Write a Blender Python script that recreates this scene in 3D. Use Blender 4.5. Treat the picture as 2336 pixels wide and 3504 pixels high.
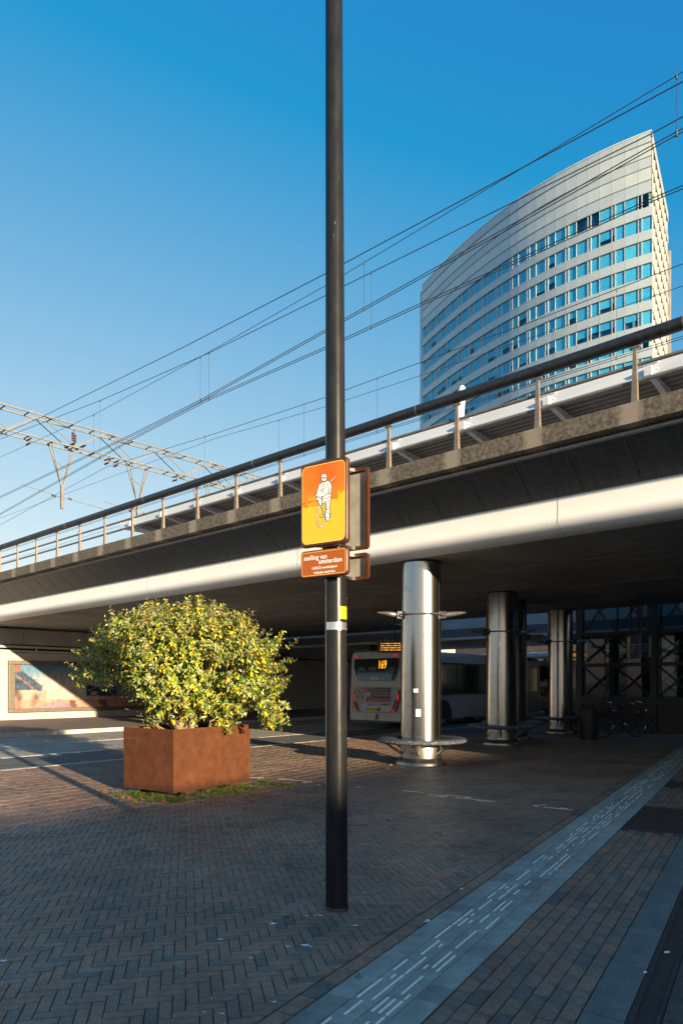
import bpy, math, random
from mathutils import Vector, Matrix
random.seed(7)
R = math.radians
SC = bpy.context.scene
COL = SC.collection
for _o in list(bpy.data.objects):
    bpy.data.objects.remove(_o)

# ------------------------------------------------------------------ camera
CAM_H = 1.65
FPX = 2400.0                       # focal length in pixels of the 2336 x 3504 photograph
cd = bpy.data.cameras.new('camera')
cam = bpy.data.objects.new('camera', cd)
COL.objects.link(cam)
cam.location = (0, 0, CAM_H)
cam.rotation_euler = (R(90), 0, 0)
cd.sensor_width = 36.0
cd.sensor_fit = 'AUTO'
cd.lens = FPX / 3504 * 36
cd.shift_y = 588 / 3504
cd.clip_start = 0.05
cd.clip_end = 5000
SC.camera = cam

# ------------------------------------------------------------------ sun, sky, exposure
SUN_EL = 9.0
SUN_DIR = Vector((0.559 * math.cos(R(SUN_EL)), -0.829 * math.cos(R(SUN_EL)), math.sin(R(SUN_EL))))   # towards the sun
sd = bpy.data.lights.new('sun', 'SUN')
sun = bpy.data.objects.new('sun', sd)
COL.objects.link(sun)
sd.energy = 5.0
sd.angle = R(0.55)
sd.color = (1.0, 0.79, 0.52)
sun.rotation_euler = SUN_DIR.to_track_quat('Z', 'Y').to_euler()
sun.location = (30, -40, 30)
w = bpy.data.worlds.new('World')
SC.world = w
w.use_nodes = True
nt = w.node_tree
for n_ in list(nt.nodes):
    nt.nodes.remove(n_)
sky = nt.nodes.new('ShaderNodeTexSky')
sky.sky_type = 'NISHITA'
sky.sun_disc = False
sky.sun_elevation = R(SUN_EL)
sky.sun_rotation = math.atan2(0.559, -0.829)
sky.altitude = 0
sky.air_density = 1.0
sky.dust_density = 0.6
sky.ozone_density = 3.0
hs = nt.nodes.new('ShaderNodeVectorMath')           # colour grade of the whole sky: deeper blue aloft, paler low down
hs.operation = 'MULTIPLY_ADD'
hs.inputs[1].default_value = (2.1, 1.3, 0.75)
hs.inputs[2].default_value = (-0.96, -0.22, 1.36)
hm = nt.nodes.new('ShaderNodeVectorMath')
hm.operation = 'MAXIMUM'
hm.inputs[1].default_value = (0.06, 0.60, 1.75)
bg = nt.nodes.new('ShaderNodeBackground')
bg.inputs['Strength'].default_value = 0.122
wo = nt.nodes.new('ShaderNodeOutputWorld')
nt.links.new(sky.outputs['Color'], hs.inputs[0])
nt.links.new(hs.outputs['Vector'], hm.inputs[0])
hd = nt.nodes.new('ShaderNodeVectorMath')           # soft shoulder for the bright sky near the sun: v / (1 + v / 6)
hd.operation = 'MULTIPLY_ADD'
hd.inputs[1].default_value = (1 / 6, 1 / 6, 1 / 6)
hd.inputs[2].default_value = (1, 1, 1)
nt.links.new(hm.outputs['Vector'], hd.inputs[0])
hx_ = nt.nodes.new('ShaderNodeVectorMath')
hx_.operation = 'DIVIDE'
nt.links.new(hm.outputs['Vector'], hx_.inputs[0])
nt.links.new(hd.outputs['Vector'], hx_.inputs[1])
nt.links.new(hx_.outputs['Vector'], bg.inputs['Color'])
nt.links.new(bg.outputs['Background'], wo.inputs['Surface'])
SC.view_settings.view_transform = 'Standard'
SC.view_settings.look = 'None'
SC.view_settings.gamma = 1.0
SC.view_settings.use_curve_mapping = False
SC.view_settings.exposure = 1.45
SC.cycles.max_bounces = 8
SC.cycles.diffuse_bounces = 4
SC.cycles.glossy_bounces = 4
SC.cycles.transparent_max_bounces = 12

# ------------------------------------------------------------------ helpers
class MB:
    """collects faces; build() links them as one mesh object"""
    def __init__(s):
        s.v = []; s.f = []; s.mi = []; s.col = None
    def add(s, vs, fs, mi=0):
        o = len(s.v)
        s.v.extend([tuple(p) for p in vs])
        for f in fs:
            s.f.append([i + o for i in f]); s.mi.append(mi)
        return s
    def box(s, x0, x1, y0, y1, z0, z1, mi=0):
        vs = [(x0, y0, z0), (x1, y0, z0), (x1, y1, z0), (x0, y1, z0), (x0, y0, z1), (x1, y0, z1), (x1, y1, z1), (x0, y1, z1)]
        return s.add(vs, [(0, 3, 2, 1), (4, 5, 6, 7), (0, 1, 5, 4), (1, 2, 6, 5), (2, 3, 7, 6), (3, 0, 4, 7)], mi)
    def prism(s, pts, z0, z1, inset=0.0, ch=0.0, bottom=True, mi=0):
        """vertical prism over a convex polygon, top edge chamfered"""
        n = len(pts)
        a = sum(pts[i][0] * pts[(i + 1) % n][1] - pts[(i + 1) % n][0] * pts[i][1] for i in range(n))
        if a < 0: pts = pts[::-1]
        vs = [(p[0], p[1], z0) for p in pts]
        fs = []
        if bottom: fs.append(tuple(range(n))[::-1])
        if ch > 0:
            cx = sum(p[0] for p in pts) / n; cy = sum(p[1] for p in pts) / n
            vs += [(p[0], p[1], z1 - ch) for p in pts]
            for p in pts:
                dx, dy = p[0] - cx, p[1] - cy
                l = math.hypot(dx, dy) or 1
                k = max(0.0, 1 - inset * 1.6 / l)
                vs.append((cx + dx * k, cy + dy * k, z1))
            for i in range(n):
                j = (i + 1) % n
                fs.append((i, j, n + j, n + i)); fs.append((n + i, n + j, 2 * n + j, 2 * n + i))
            fs.append(tuple(range(2 * n, 3 * n)))
        else:
            vs += [(p[0], p[1], z1) for p in pts]
            for i in range(n):
                j = (i + 1) % n
                fs.append((i, j, n + j, n + i))
            fs.append(tuple(range(n, 2 * n)))
        return s.add(vs, fs, mi)
    def extrude(s, prof, a0, a1, axis='x', mi=0, caps=True):
        """profile in the plane across the axis, swept from a0 to a1; axis x: (y,z); axis y: (x,z)"""
        n = len(prof)
        if axis == 'x':
            vs = [(a0, p[0], p[1]) for p in prof] + [(a1, p[0], p[1]) for p in prof]
        elif axis == 'y':
            vs = [(p[0], a0, p[1]) for p in prof] + [(p[0], a1, p[1]) for p in prof]
        else:
            vs = [(p[0], p[1], a0) for p in prof] + [(p[0], p[1], a1) for p in prof]
        fs = [(i, (i + 1) % n, n + (i + 1) % n, n + i) for i in range(n)]
        if caps: fs += [tuple(range(n))[::-1], tuple(range(n, 2 * n))]
        return s.add(vs, fs, mi)
    def tube(s, p0, p1, r0, r1=None, n=10, caps=True, mi=0):
        r1 = r0 if r1 is None else r1
        p0 = Vector(p0); p1 = Vector(p1)
        d = (p1 - p0)
        if d.length < 1e-7: return s
        d.normalize()
        q = Vector((0, 0, 1)) if abs(d.z) < 0.95 else Vector((1, 0, 0))
        a = d.cross(q).normalized(); b = d.cross(a)
        vs = []
        for p, r in ((p0, r0), (p1, r1)):
            for i in range(n):
                t = 2 * math.pi * i / n
                vs.append(p + (a * math.cos(t) + b * math.sin(t)) * r)
        fs = [(i, (i + 1) % n, n + (i + 1) % n, n + i) for i in range(n)]
        if caps: fs += [tuple(range(n))[::-1], tuple(range(n, 2 * n))]
        return s.add(vs, fs, mi)
    def path(s, pts, r, n=6, mi=0, closed=False):
        """round tube along a polyline; r a number or one radius per point"""
        P = [Vector(p) for p in pts]
        m = len(P)
        rr = r if isinstance(r, (list, tuple)) else [r] * m
        vs = []
        pa = None
        for k in range(m):
            if closed:
                d = P[(k + 1) % m] - P[k - 1]
            else:
                d = P[min(k + 1, m - 1)] - P[max(k - 1, 0)]
            d.normalize()
            if pa is None:
                q = Vector((0, 0, 1)) if abs(d.z) < 0.9 else Vector((1, 0, 0))
                a = d.cross(q).normalized()
            else:
                a = (pa - d * pa.dot(d)).normalized()
            pa = a
            b = d.cross(a)
            for i in range(n):
                t = 2 * math.pi * i / n
                vs.append(P[k] + (a * math.cos(t) + b * math.sin(t)) * rr[k])
        fs = []
        for k in range(m if closed else m - 1):
            k2 = (k + 1) % m
            for i in range(n):
                j = (i + 1) % n
                fs.append((k * n + i, k * n + j, k2 * n + j, k2 * n + i))
        if not closed: fs += [tuple(range(n))[::-1], tuple(range((m - 1) * n, m * n))]
        return s.add(vs, fs, mi)
    def lathe(s, prof, n=40, c=(0, 0, 0), closed=False, mi=0):
        """profile of (radius, z) turned about z"""
        m = len(prof)
        vs = []
        for r, z in prof:
            for i in range(n):
                t = 2 * math.pi * i / n
                vs.append((c[0] + r * math.cos(t), c[1] + r * math.sin(t), c[2] + z))
        fs = []
        for k in range(m if closed else m - 1):
            k2 = (k + 1) % m
            for i in range(n):
                j = (i + 1) % n
                fs.append((k * n + i, k * n + j, k2 * n + j, k2 * n + i))
        if not closed: fs += [tuple(range(n))[::-1], tuple(range((m - 1) * n, m * n))]
        return s.add(vs, fs, mi)
    def obox(s, c, ax, ay, az, mi=0):
        """box from a centre and three half-axis vectors"""
        c, ax, ay, az = Vector(c), Vector(ax), Vector(ay), Vector(az)
        vs = [c + ax * i + ay * j + az * k for k in (-1, 1) for (i, j) in ((-1, -1), (1, -1), (1, 1), (-1, 1))]
        return s.add(vs, [(0, 3, 2, 1), (4, 5, 6, 7), (0, 1, 5, 4), (1, 2, 6, 5), (2, 3, 7, 6), (3, 0, 4, 7)], mi)
    def bar(s, p0, p1, wx, wz, mi=0):
        """rectangular bar between two points"""
        p0 = Vector(p0); p1 = Vector(p1)
        d = (p1 - p0); L = d.length; d.normalize()
        q = Vector((0, 0, 1)) if abs(d.z) < 0.95 else Vector((0, 1, 0))
        a = d.cross(q).normalized(); b = d.cross(a)
        return s.obox((p0 + p1) / 2, d * (L / 2), a * (wx / 2), b * (wz / 2), mi)
    def mesh(s, name, mats, smooth=False):
        me = bpy.data.meshes.new(name)
        me.from_pydata(s.v, [], s.f)
        if not isinstance(mats, (list, tuple)): mats = [mats]
        for m in mats: me.materials.append(m)
        if len(mats) > 1: me.polygons.foreach_set('material_index', s.mi)
        if smooth:
            me.polygons.foreach_set('use_smooth', [True] * len(me.polygons))
            try: me.set_sharp_from_angle(angle=R(38))
            except Exception: pass
        me.update()
        return me
    def build(s, name, mats, parent=None, smooth=False, loc=None, rz=None, bevel=0.0, kind=None):
        o = bpy.data.objects.new(name, s.mesh(name, mats, smooth))
        COL.objects.link(o)
        if parent: o.parent = parent
        if loc is not None: o.location = loc
        if rz is not None: o.rotation_euler = (0, 0, rz)
        if bevel:
            m = o.modifiers.new('bevel', 'BEVEL'); m.width = bevel; m.segments = 2; m.limit_method = 'ANGLE'; m.angle_limit = R(40)
        if kind: o['kind'] = kind
        return o

def empty(name, loc=(0, 0, 0), rz=0.0):
    o = bpy.data.objects.new(name, None)
    o.empty_display_size = 0.2
    COL.objects.link(o)
    o.location = loc; o.rotation_euler = (0, 0, rz)
    return o
def tag(o, label, cat, group=None):
    o['label'] = label; o['category'] = cat
    if group: o['group'] = group
    return o
def struct(o, label=None):
    o['kind'] = 'structure'
    if label: o['label'] = label
    return o
def inst(me, name, parent=None, loc=(0, 0, 0), rz=0.0, scale=None):
    o = bpy.data.objects.new(name, me)
    COL.objects.link(o)
    o.parent = parent; o.location = loc; o.rotation_euler = (0, 0, rz)
    if scale: o.scale = scale
    return o
def copy_tree(o, parent=None):
    c = o.copy(); COL.objects.link(c); c.parent = parent
    for ch in list(o.children): copy_tree(ch, c)
    return c

def mat(name, col, rough=0.6, metal=0.0, var=0.15, scale=6.0, bump=0.0, bscale=80.0, spec=0.5, col2=None, stretch=None, coat=0.0, alpha=None, emit=None, estr=0.0, rvar=0.1, detail=5.0):
    m = bpy.data.materials.new(name); m.use_nodes = True
    t = m.node_tree; b = t.nodes['Principled BSDF']
    b.inputs['Roughness'].default_value = rough
    b.inputs['Metallic'].default_value = metal
    b.inputs['Specular IOR Level'].default_value = spec
    if coat: b.inputs['Coat Weight'].default_value = coat
    tc = t.nodes.new('ShaderNodeTexCoord')
    mp = t.nodes.new('ShaderNodeMapping')
    if stretch: mp.inputs['Scale'].default_value = stretch
    t.links.new(tc.outputs['Object'], mp.inputs['Vector'])
    no = t.nodes.new('ShaderNodeTexNoise')
    no.inputs['Scale'].default_value = scale; no.inputs['Detail'].default_value = detail
    t.links.new(mp.outputs['Vector'], no.inputs['Vector'])
    rp = t.nodes.new('ShaderNodeValToRGB')
    rp.color_ramp.elements[0].position = 0.3; rp.color_ramp.elements[1].position = 0.7
    c2 = col2 or tuple(min(1, c * (1 + var)) for c in col)
    c1 = col if col2 else tuple(c * (1 - var) for c in col)
    rp.color_ramp.elements[0].color = (*c1, 1); rp.color_ramp.elements[1].color = (*c2, 1)
    t.links.new(no.outputs['Fac'], rp.inputs['Fac'])
    t.links.new(rp.outputs['Color'], b.inputs['Base Color'])
    if rvar:
        mr = t.nodes.new('ShaderNodeMapRange')
        mr.inputs['To Min'].default_value = max(0.02, rough - rvar); mr.inputs['To Max'].default_value = min(1, rough + rvar)
        t.links.new(no.outputs['Fac'], mr.inputs['Value']); t.links.new(mr.outputs['Result'], b.inputs['Roughness'])
    if bump:
        n2 = t.nodes.new('ShaderNodeTexNoise'); n2.inputs['Scale'].default_value = bscale; n2.inputs['Detail'].default_value = 3
        t.links.new(mp.outputs['Vector'], n2.inputs['Vector'])
        bp = t.nodes.new('ShaderNodeBump'); bp.inputs['Strength'].default_value = bump; bp.inputs['Distance'].default_value = 0.01
        t.links.new(n2.outputs['Fac'], bp.inputs['Height']); t.links.new(bp.outputs['Normal'], b.inputs['Normal'])
    if emit:
        b.inputs['Emission Color'].default_value = (*emit, 1); b.inputs['Emission Strength'].default_value = estr
    return m
def nodes_of(m):
    t = m.node_tree
    return t, t.nodes['Principled BSDF']
def mixcol(t, fac, a, b, blend='MIX'):
    x = t.nodes.new('ShaderNodeMix'); x.data_type = 'RGBA'; x.blend_type = blend
    for sock, val in ((x.inputs[0], fac), (x.inputs[6], a), (x.inputs[7], b)):
        if hasattr(val, 'links'): t.links.new(val, sock)
        elif isinstance(val, (int, float)): sock.default_value = val
        else: sock.default_value = (*val, 1)
    return x.outputs[2]
def attr_mat(name, attr='col', rough=0.5, spec=0.5, bump=0.0, bscale=50):
    m = bpy.data.materials.new(name); m.use_nodes = True
    t, b = nodes_of(m)
    a = t.nodes.new('ShaderNodeAttribute'); a.attribute_name = attr
    t.links.new(a.outputs['Color'], b.inputs['Base Color'])
    b.inputs['Roughness'].default_value = rough; b.inputs['Specular IOR Level'].default_value = spec
    return m
def glass(name, tint, rough=0.03, see=0.7, ior=1.55):
    """pane: mostly see-through in the tint, with a clear reflection"""
    m = bpy.data.materials.new(name); m.use_nodes = True
    t = m.node_tree
    for n_ in list(t.nodes): t.nodes.remove(n_)
    o = t.nodes.new('ShaderNodeOutputMaterial')
    tr = t.nodes.new('ShaderNodeBsdfTransparent'); tr.inputs['Color'].default_value = (*[c * see for c in tint], 1)
    gl = t.nodes.new('ShaderNodeBsdfGlossy'); gl.inputs['Roughness'].default_value = rough
    lw_ = t.nodes.new('ShaderNodeFresnel'); lw_.inputs['IOR'].default_value = ior
    ge = t.nodes.new('ShaderNodeNewGeometry')
    fr = t.nodes.new('ShaderNodeMix'); fr.data_type = 'FLOAT'; fr.inputs[3].default_value = 0.0     # reflect at the front skin of the pane only
    t.links.new(ge.outputs['Backfacing'], fr.inputs[0]); t.links.new(lw_.outputs['Fac'], fr.inputs[2])
    mx = t.nodes.new('ShaderNodeMixShader')
    t.links.new(fr.outputs[0], mx.inputs['Fac']); t.links.new(tr.outputs['BSDF'], mx.inputs[1]); t.links.new(gl.outputs['BSDF'], mx.inputs[2])
    t.links.new(mx.outputs['Shader'], o.inputs['Surface'])
    return m
def emis(name, col, s):
    m = bpy.data.materials.new(name); m.use_nodes = True
    t, b = nodes_of(m)
    b.inputs['Base Color'].default_value = (*[c * 0.3 for c in col], 1)
    b.inputs['Emission Color'].default_value = (*col, 1); b.inputs['Emission Strength'].default_value = s
    return m

def text_mesh(s, size, offset=0.0, align='LEFT', space=1.0, xs=1.0):
    """flat lettering as (vertices in x,y ; faces)"""
    c = bpy.data.curves.new('lettering', 'FONT')
    c.body = s; c.size = size; c.align_x = align; c.offset = offset; c.space_character = space; c.resolution_u = 3
    o = bpy.data.objects.new('lettering', c); COL.objects.link(o)
    dg = bpy.context.evaluated_depsgraph_get(); dg.update()
    me = bpy.data.meshes.new_from_object(o.evaluated_get(dg))
    v = [(p.co.x * xs, p.co.y) for p in me.vertices]; f = [list(p.vertices) for p in me.polygons]
    bpy.data.objects.remove(o); bpy.data.curves.remove(c); bpy.data.meshes.remove(me)
    return v, f
def lettering(name, s, size, place, m, parent, offset=0.0, align='LEFT', space=1.0, xs=1.0):
    v, f = text_mesh(s, size, offset, align, space, xs)
    return MB().add([place(x, y) for x, y in v], f).build(name, m, parent)
def ribbon(mb, pts, wd, place, closed=False, mi=0):
    """flat stroke of a width along a 2-D polyline"""
    P = [Vector((p[0], p[1])) for p in pts]
    m = len(P); L = []; Rr = []
    for k in range(m):
        if closed: d = P[(k + 1) % m] - P[k - 1]
        else: d = P[min(k + 1, m - 1)] - P[max(0, k - 1)]
        if d.length < 1e-9: d = Vector((1, 0))
        d.normalize(); q = Vector((-d.y, d.x)) * (wd / 2)
        L.append(P[k] + q); Rr.append(P[k] - q)
    vs = [place(*p) for p in L] + [place(*p) for p in Rr]
    fs = [(m + k, m + (k + 1) % m, (k + 1) % m, k) for k in range(m if closed else m - 1)]
    mb.add(vs, fs, mi)
def rrect(w, h, r, n=6):
    pts = []
    for cx, cy, a0 in ((w / 2 - r, h / 2 - r, 0), (-w / 2 + r, h / 2 - r, 90), (-w / 2 + r, -h / 2 + r, 180), (w / 2 - r, -h / 2 + r, 270)):
        for i in range(n + 1):
            a = R(a0 + 90 * i / n)
            pts.append((cx + r * math.cos(a), cy + r * math.sin(a)))
    return pts
def set_cols(o, cols):
    """one colour per vertex, as an attribute called col"""
    a = o.data.color_attributes.new('col', 'FLOAT_COLOR', 'POINT')
    flat = []
    for c in cols: flat += [c[0], c[1], c[2], 1.0]
    a.data.foreach_set('color', flat)
def hnoise(x, y=0.0, z=0.0):
    from mathutils import noise
    return noise.noise(Vector((x, y, z)))

# ------------------------------------------------------------------ where things lie
def G(u, v):
    """ground point seen at a pixel of the photograph"""
    Y = FPX * CAM_H / (v - 2340)
    return Vector(((u - 1168) / FPX * Y, Y, 0))
E0 = Vector((1.56, 13.8, 0))                       # foot of the viaduct's near soffit edge
BD = Vector((-1.076, 1.0, 0)).normalized()         # along the viaduct, away to the left
BN = Vector((BD.y, -BD.x, 0))                      # across it, away from the camera
BRZ = math.atan2(BD.y, BD.x)
def BW(t, s, z):
    """viaduct frame (along, outwards to the camera, up) to world"""
    p = E0 + BD * t - BN * s
    return Vector((p.x, p.y, z))
def on_plane(u, v, wv):
    """point where the sight line of a pixel meets the upright plane a distance wv behind the soffit edge"""
    d = Vector(((u - 1168) / FPX, 1.0, (2340 - v) / FPX))
    lam = (E0.dot(BN) + wv) / d.dot(BN)
    return Vector((0, 0, CAM_H)) + d * lam
def to_tz(p):
    return (p - E0).dot(BD), p.z
SRZ = math.atan2(0.8545, 0.5195)                   # guide strip: local x along it, y to its left
SO = Vector((0.0, 3.87, 0))
SX = Vector((0.5195, 0.8545, 0)); SY = Vector((-0.8545, 0.5195, 0))
RDD = Vector((0.643, 0.766, 0)).normalized()       # road direction
RO = Vector((-6.53, 13.4, 0))                      # a point on its near edge line
RRZ = math.atan2(RDD.y, RDD.x)
RLY = Vector((-RDD.y, RDD.x, 0))                   # road local y, to the left
# ================================================================== GROUND
def speck(m, scale, lo, hi, col, strength=1.0):
    """light grains scattered through a material's own colour"""
    t, b = nodes_of(m)
    src = b.inputs['Base Color'].links[0].from_socket
    tc = t.nodes.new('ShaderNodeTexCoord')
    n = t.nodes.new('ShaderNodeTexNoise'); n.inputs['Scale'].default_value = scale; n.inputs['Detail'].default_value = 2
    t.links.new(tc.outputs['Object'], n.inputs['Vector'])
    mr = t.nodes.new('ShaderNodeMapRange'); mr.inputs['From Min'].default_value = lo; mr.inputs['From Max'].default_value = hi
    mr.inputs['To Max'].default_value = strength
    t.links.new(n.outputs['Fac'], mr.inputs['Value'])
    t.links.new(mixcol(t, mr.outputs['Result'], src, col), b.inputs['Base Color'])
def weather(m, lo=0.62, hi=1.12, s1=0.9, s2=7.0):
    """old dirt and water marks spread over the paving, fixed in the place"""
    t, b = nodes_of(m)
    src = b.inputs['Base Color'].links[0].from_socket
    ge = t.nodes.new('ShaderNodeNewGeometry')
    f = None
    for sc_, d_ in ((s1, 6), (s2, 4)):
        n = t.nodes.new('ShaderNodeTexNoise'); n.inputs['Scale'].default_value = sc_; n.inputs['Detail'].default_value = d_; n.inputs['Roughness'].default_value = 0.62
        t.links.new(ge.outputs['Position'], n.inputs['Vector'])
        mr = t.nodes.new('ShaderNodeMapRange'); mr.inputs['From Min'].default_value = 0.32; mr.inputs['From Max'].default_value = 0.66
        mr.inputs['To Min'].default_value = lo; mr.inputs['To Max'].default_value = hi
        t.links.new(n.outputs['Fac'], mr.inputs['Value'])
        v = t.nodes.new('ShaderNodeVectorMath'); v.operation = 'SCALE'
        t.links.new(src, v.inputs[0]); t.links.new(mr.outputs['Result'], v.inputs['Scale'])
        src = v.outputs['Vector']; lo, hi = 0.8, 1.12
    t.links.new(src, b.inputs['Base Color'])
M_ground = mat('ground_mat', (0.20, 0.185, 0.165), 0.9, var=0.3, scale=0.4)
M_bed = mat('paving_bed_mat', (0.05, 0.043, 0.038), 0.95, var=0.4, scale=5, bump=0.4)
M_bed_far = M_bed
M_asph = mat('asphalt_mat', (0.35, 0.325, 0.27), 0.85, var=0.12, scale=1.5, bump=0.5, bscale=160)
speck(M_asph, 260, 0.6, 0.7, (0.40, 0.38, 0.34), 0.7)
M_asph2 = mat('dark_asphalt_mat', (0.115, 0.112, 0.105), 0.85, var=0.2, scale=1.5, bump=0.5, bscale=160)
M_paint = mat('road_paint_mat', (0.66, 0.65, 0.60), 0.7, var=0.25, scale=9, bump=0.2)
weather(M_asph, 0.8, 1.08)
M_kerb = mat('kerb_mat', (0.42, 0.40, 0.36), 0.8, var=0.22, scale=5, bump=0.4)
M_pave = mat('footway_mat', (0.16, 0.13, 0.11), 0.85, var=0.25, scale=7, bump=0.3, bscale=40)
TINTS = [(0.31, 0.178, 0.111), (0.28, 0.174, 0.11), (0.257, 0.168, 0.111), (0.326, 0.174, 0.106), (0.234, 0.163, 0.114), (0.183, 0.147, 0.111), (0.142, 0.122, 0.099), (0.292, 0.194, 0.123)]
TW = [5, 6, 7, 2.2, 6, 2.4, 1.3, 3]
M_brick = []
for i, c in enumerate(TINTS):
    m = mat('clay_brick_mat', c, 0.62, var=0.26, scale=26, bump=0.35, bscale=150, rvar=0.12)
    speck(m, 9, 0.62, 0.8, tuple(x * 0.55 for x in c), 0.8)
    weather(m)
    M_brick.append(m)

ground = struct(MB().add([(-1500, -1500, -0.2), (1500, -1500, -0.2), (1500, 2500, -0.2), (-1500, 2500, -0.2)], [(0, 1, 2, 3)]).build('ground', M_ground))

def RW(x, y, z=0.0):
    p = RO + RDD * x + RLY * y
    return Vector((p.x, p.y, z))
M_plzfar = mat('far_brick_paving_mat', (0.135, 0.10, 0.085), 0.75, var=0.3, scale=14, bump=0.2, bscale=30)
# road: sheet with its markings, in the road frame
road = struct(MB().add([(-60, 0.0, -0.05), (140, 0.0, -0.05), (140, 8.72, -0.05), (-60, 8.72, -0.05)], [(0, 1, 2, 3)]).build('road', M_asph, loc=RO, rz=RRZ))
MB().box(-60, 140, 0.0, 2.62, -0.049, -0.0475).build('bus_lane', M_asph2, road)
def dash(y, x0, x1, wd=0.11):
    MB().box(x0, x1, y - wd / 2, y + wd / 2, -0.049, -0.0435).build('lane_marking', M_paint, road)
for y in (2.62, 5.5):
    for k in range(-4, 16):
        x0 = k * 4.0 + (1.2 if y < 4 else 0.2)
        dash(y, x0, x0 + 2.6)
for x0, x1 in ((-12, 1.5), (1.6, 4.2), (4.5, 9.0), (9.3, 15.0), (15.3, 40.0)):
    dash(0.34, x0, x1, 0.10)
kb = MB().box(0, 0.985, -0.075, 0.075, -0.12, 0.0).mesh('kerb_stone', M_kerb)
fk = MB().prism([(0, 0), (1.485, 0), (1.485, 0.16), (0, 0.16)], -0.15, 0.085, 0.02, 0.02).mesh('kerb_stone', M_kerb)
plaza = struct(MB().add([(-60, -70, -0.016), (140, -70, -0.016), (140, -0.1, -0.016), (-60, -0.1, -0.016)], [(0, 1, 2, 3)]).build('plaza_paving', M_plzfar, loc=RO, rz=RRZ))
for k in range(-12, 34):
    inst(kb, 'kerb_stone', road, (k, -0.02, 0.002 + random.uniform(-.002, .002)))
foot = struct(MB().box(-60, 140, 8.9, 40, -0.15, 0.075).build('footway', M_pave, loc=RO, rz=RRZ))
for k in range(-8, 26):
    inst(fk, 'kerb_stone', foot, (k * 1.5, 8.735, random.uniform(-.004, .004)))

# ---- herringbone clay bricks of the square
def clip(poly, p0, nrm):
    """part of a convex polygon on the side nrm points to"""
    out = []
    for i in range(len(poly)):
        a, b = poly[i], poly[(i + 1) % len(poly)]
        da = (a[0] - p0[0]) * nrm[0] + (a[1] - p0[1]) * nrm[1]
        db = (b[0] - p0[0]) * nrm[0] + (b[1] - p0[1]) * nrm[1]
        if da >= 0: out.append(a)
        if da * db < 0:
            k = da / (da - db); out.append((a[0] + (b[0] - a[0]) * k, a[1] + (b[1] - a[1]) * k))
    return out
HB = R(12.5)
hx = (math.cos(HB), math.sin(HB)); hy = (-math.sin(HB), math.cos(HB))
BW_, BL_ = 0.0672, 0.2016
edge_p = SO + SY * 0.125
cand = []
for i in range(-320, 330):
    for j in range(-80, 420):
        mm = (i - j) % 6
        if mm == 0: lx, ly = BL_, BW_
        elif mm == 5: lx, ly = BW_, BL_
        else: continue
        x0, y0 = i * BW_, j * BW_
        cx, cy = x0 + lx / 2, y0 + ly / 2
        X = hx[0] * cx + hy[0] * cy; Y = hx[1] * cx + hy[1] * cy
        if Y < 1.9 or Y > 23 or X > 0.5 * Y + 0.8 or X < -0.5 * Y - 2.9: continue
        dS = (X - edge_p.x) * SY.x + (Y - edge_p.y) * SY.y
        dR = (X - RO.x) * RLY.x + (Y - RO.y) * RLY.y
        if dS < -0.1 or dR > 0.05: continue
        cand.append((Y, X, lx, ly, dS, dR))
cand.sort(key=lambda c: c[0] + 0.25 * abs(c[1]))
br_meshes = {}
for i in range(8):
    for o_, (lx, ly) in ((0, (BL_, BW_)), (1, (BW_, BL_))):
        a, b = lx / 2 - 0.0028, ly / 2 - 0.0028
        br_meshes[(i, o_)] = MB().prism([(-a, -b), (a, -b), (a, b), (-a, b)], -0.05, 0.0, 0.003, 0.002, bottom=False).mesh('brick', M_brick[i])
rest = MB()
nsingle = 0
iplz = Matrix.Rotation(-RRZ, 4, 'Z')
for Y, X, lx, ly, dS, dR in cand:
    ti = random.choices(range(8), TW)[0]
    a, b = lx / 2 - 0.0028, ly / 2 - 0.0028
    z = random.uniform(-0.0018, 0.001)
    near_cut = dS < 0.16 or dR > -0.18
    if nsingle < 300 and not near_cut and abs(X) < 0.5 * Y and Y > 3.25:
        lp = iplz @ (Vector((X, Y, 0)) - RO)
        o = inst(br_meshes[(ti, 0 if lx > ly else 1)], 'brick', plaza, (lp.x, lp.y, z), HB - RRZ)
        o.rotation_euler = (random.gauss(0, .004), random.gauss(0, .004), HB - RRZ + random.gauss(0, .006))
        nsingle += 1
        continue
    jr = random.gauss(0, .006); c_, s_ = math.cos(HB + jr), math.sin(HB + jr)
    poly = [(X + c_ * p - s_ * q, Y + s_ * p + c_ * q) for p, q in ((-a, -b), (a, -b), (a, b), (-a, b))]
    if near_cut:
        poly = clip(poly, (edge_p.x, edge_p.y), (SY.x, SY.y))
        if len(poly) >= 3: poly = clip(poly, (RO.x - RLY.x * 0.11, RO.y - RLY.y * 0.11), (-RLY.x, -RLY.y))
        if len(poly) < 3: continue
    if Y < 12:
        rest.prism(poly, -0.03, z, 0.003, 0.002, bottom=False, mi=ti)
    else:
        rest.prism(poly, -0.02, z, bottom=False, mi=ti)
rest_l = MB(); rest_l.f = rest.f; rest_l.mi = rest.mi
rest_l.v = [tuple(iplz @ (Vector(p) - RO)) for p in rest.v]
rest_l.build('brick_field', M_brick, plaza, kind='stuff')

bp_ = [(-3.75, 1.95), (2.4, 1.95), (13.2, 23.0), (-14.2, 23.0)]
bp_ = clip(bp_, (RO.x - RLY.x * 0.1, RO.y - RLY.y * 0.1), (-RLY.x, -RLY.y))
MB().add([tuple(iplz @ (Vector((p[0], p[1], -0.008)) - RO)) for p in bp_], [tuple(range(len(bp_)))]).build('sand_bed', M_bed, plaza)
# far paving beyond the bricks one can make out

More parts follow.
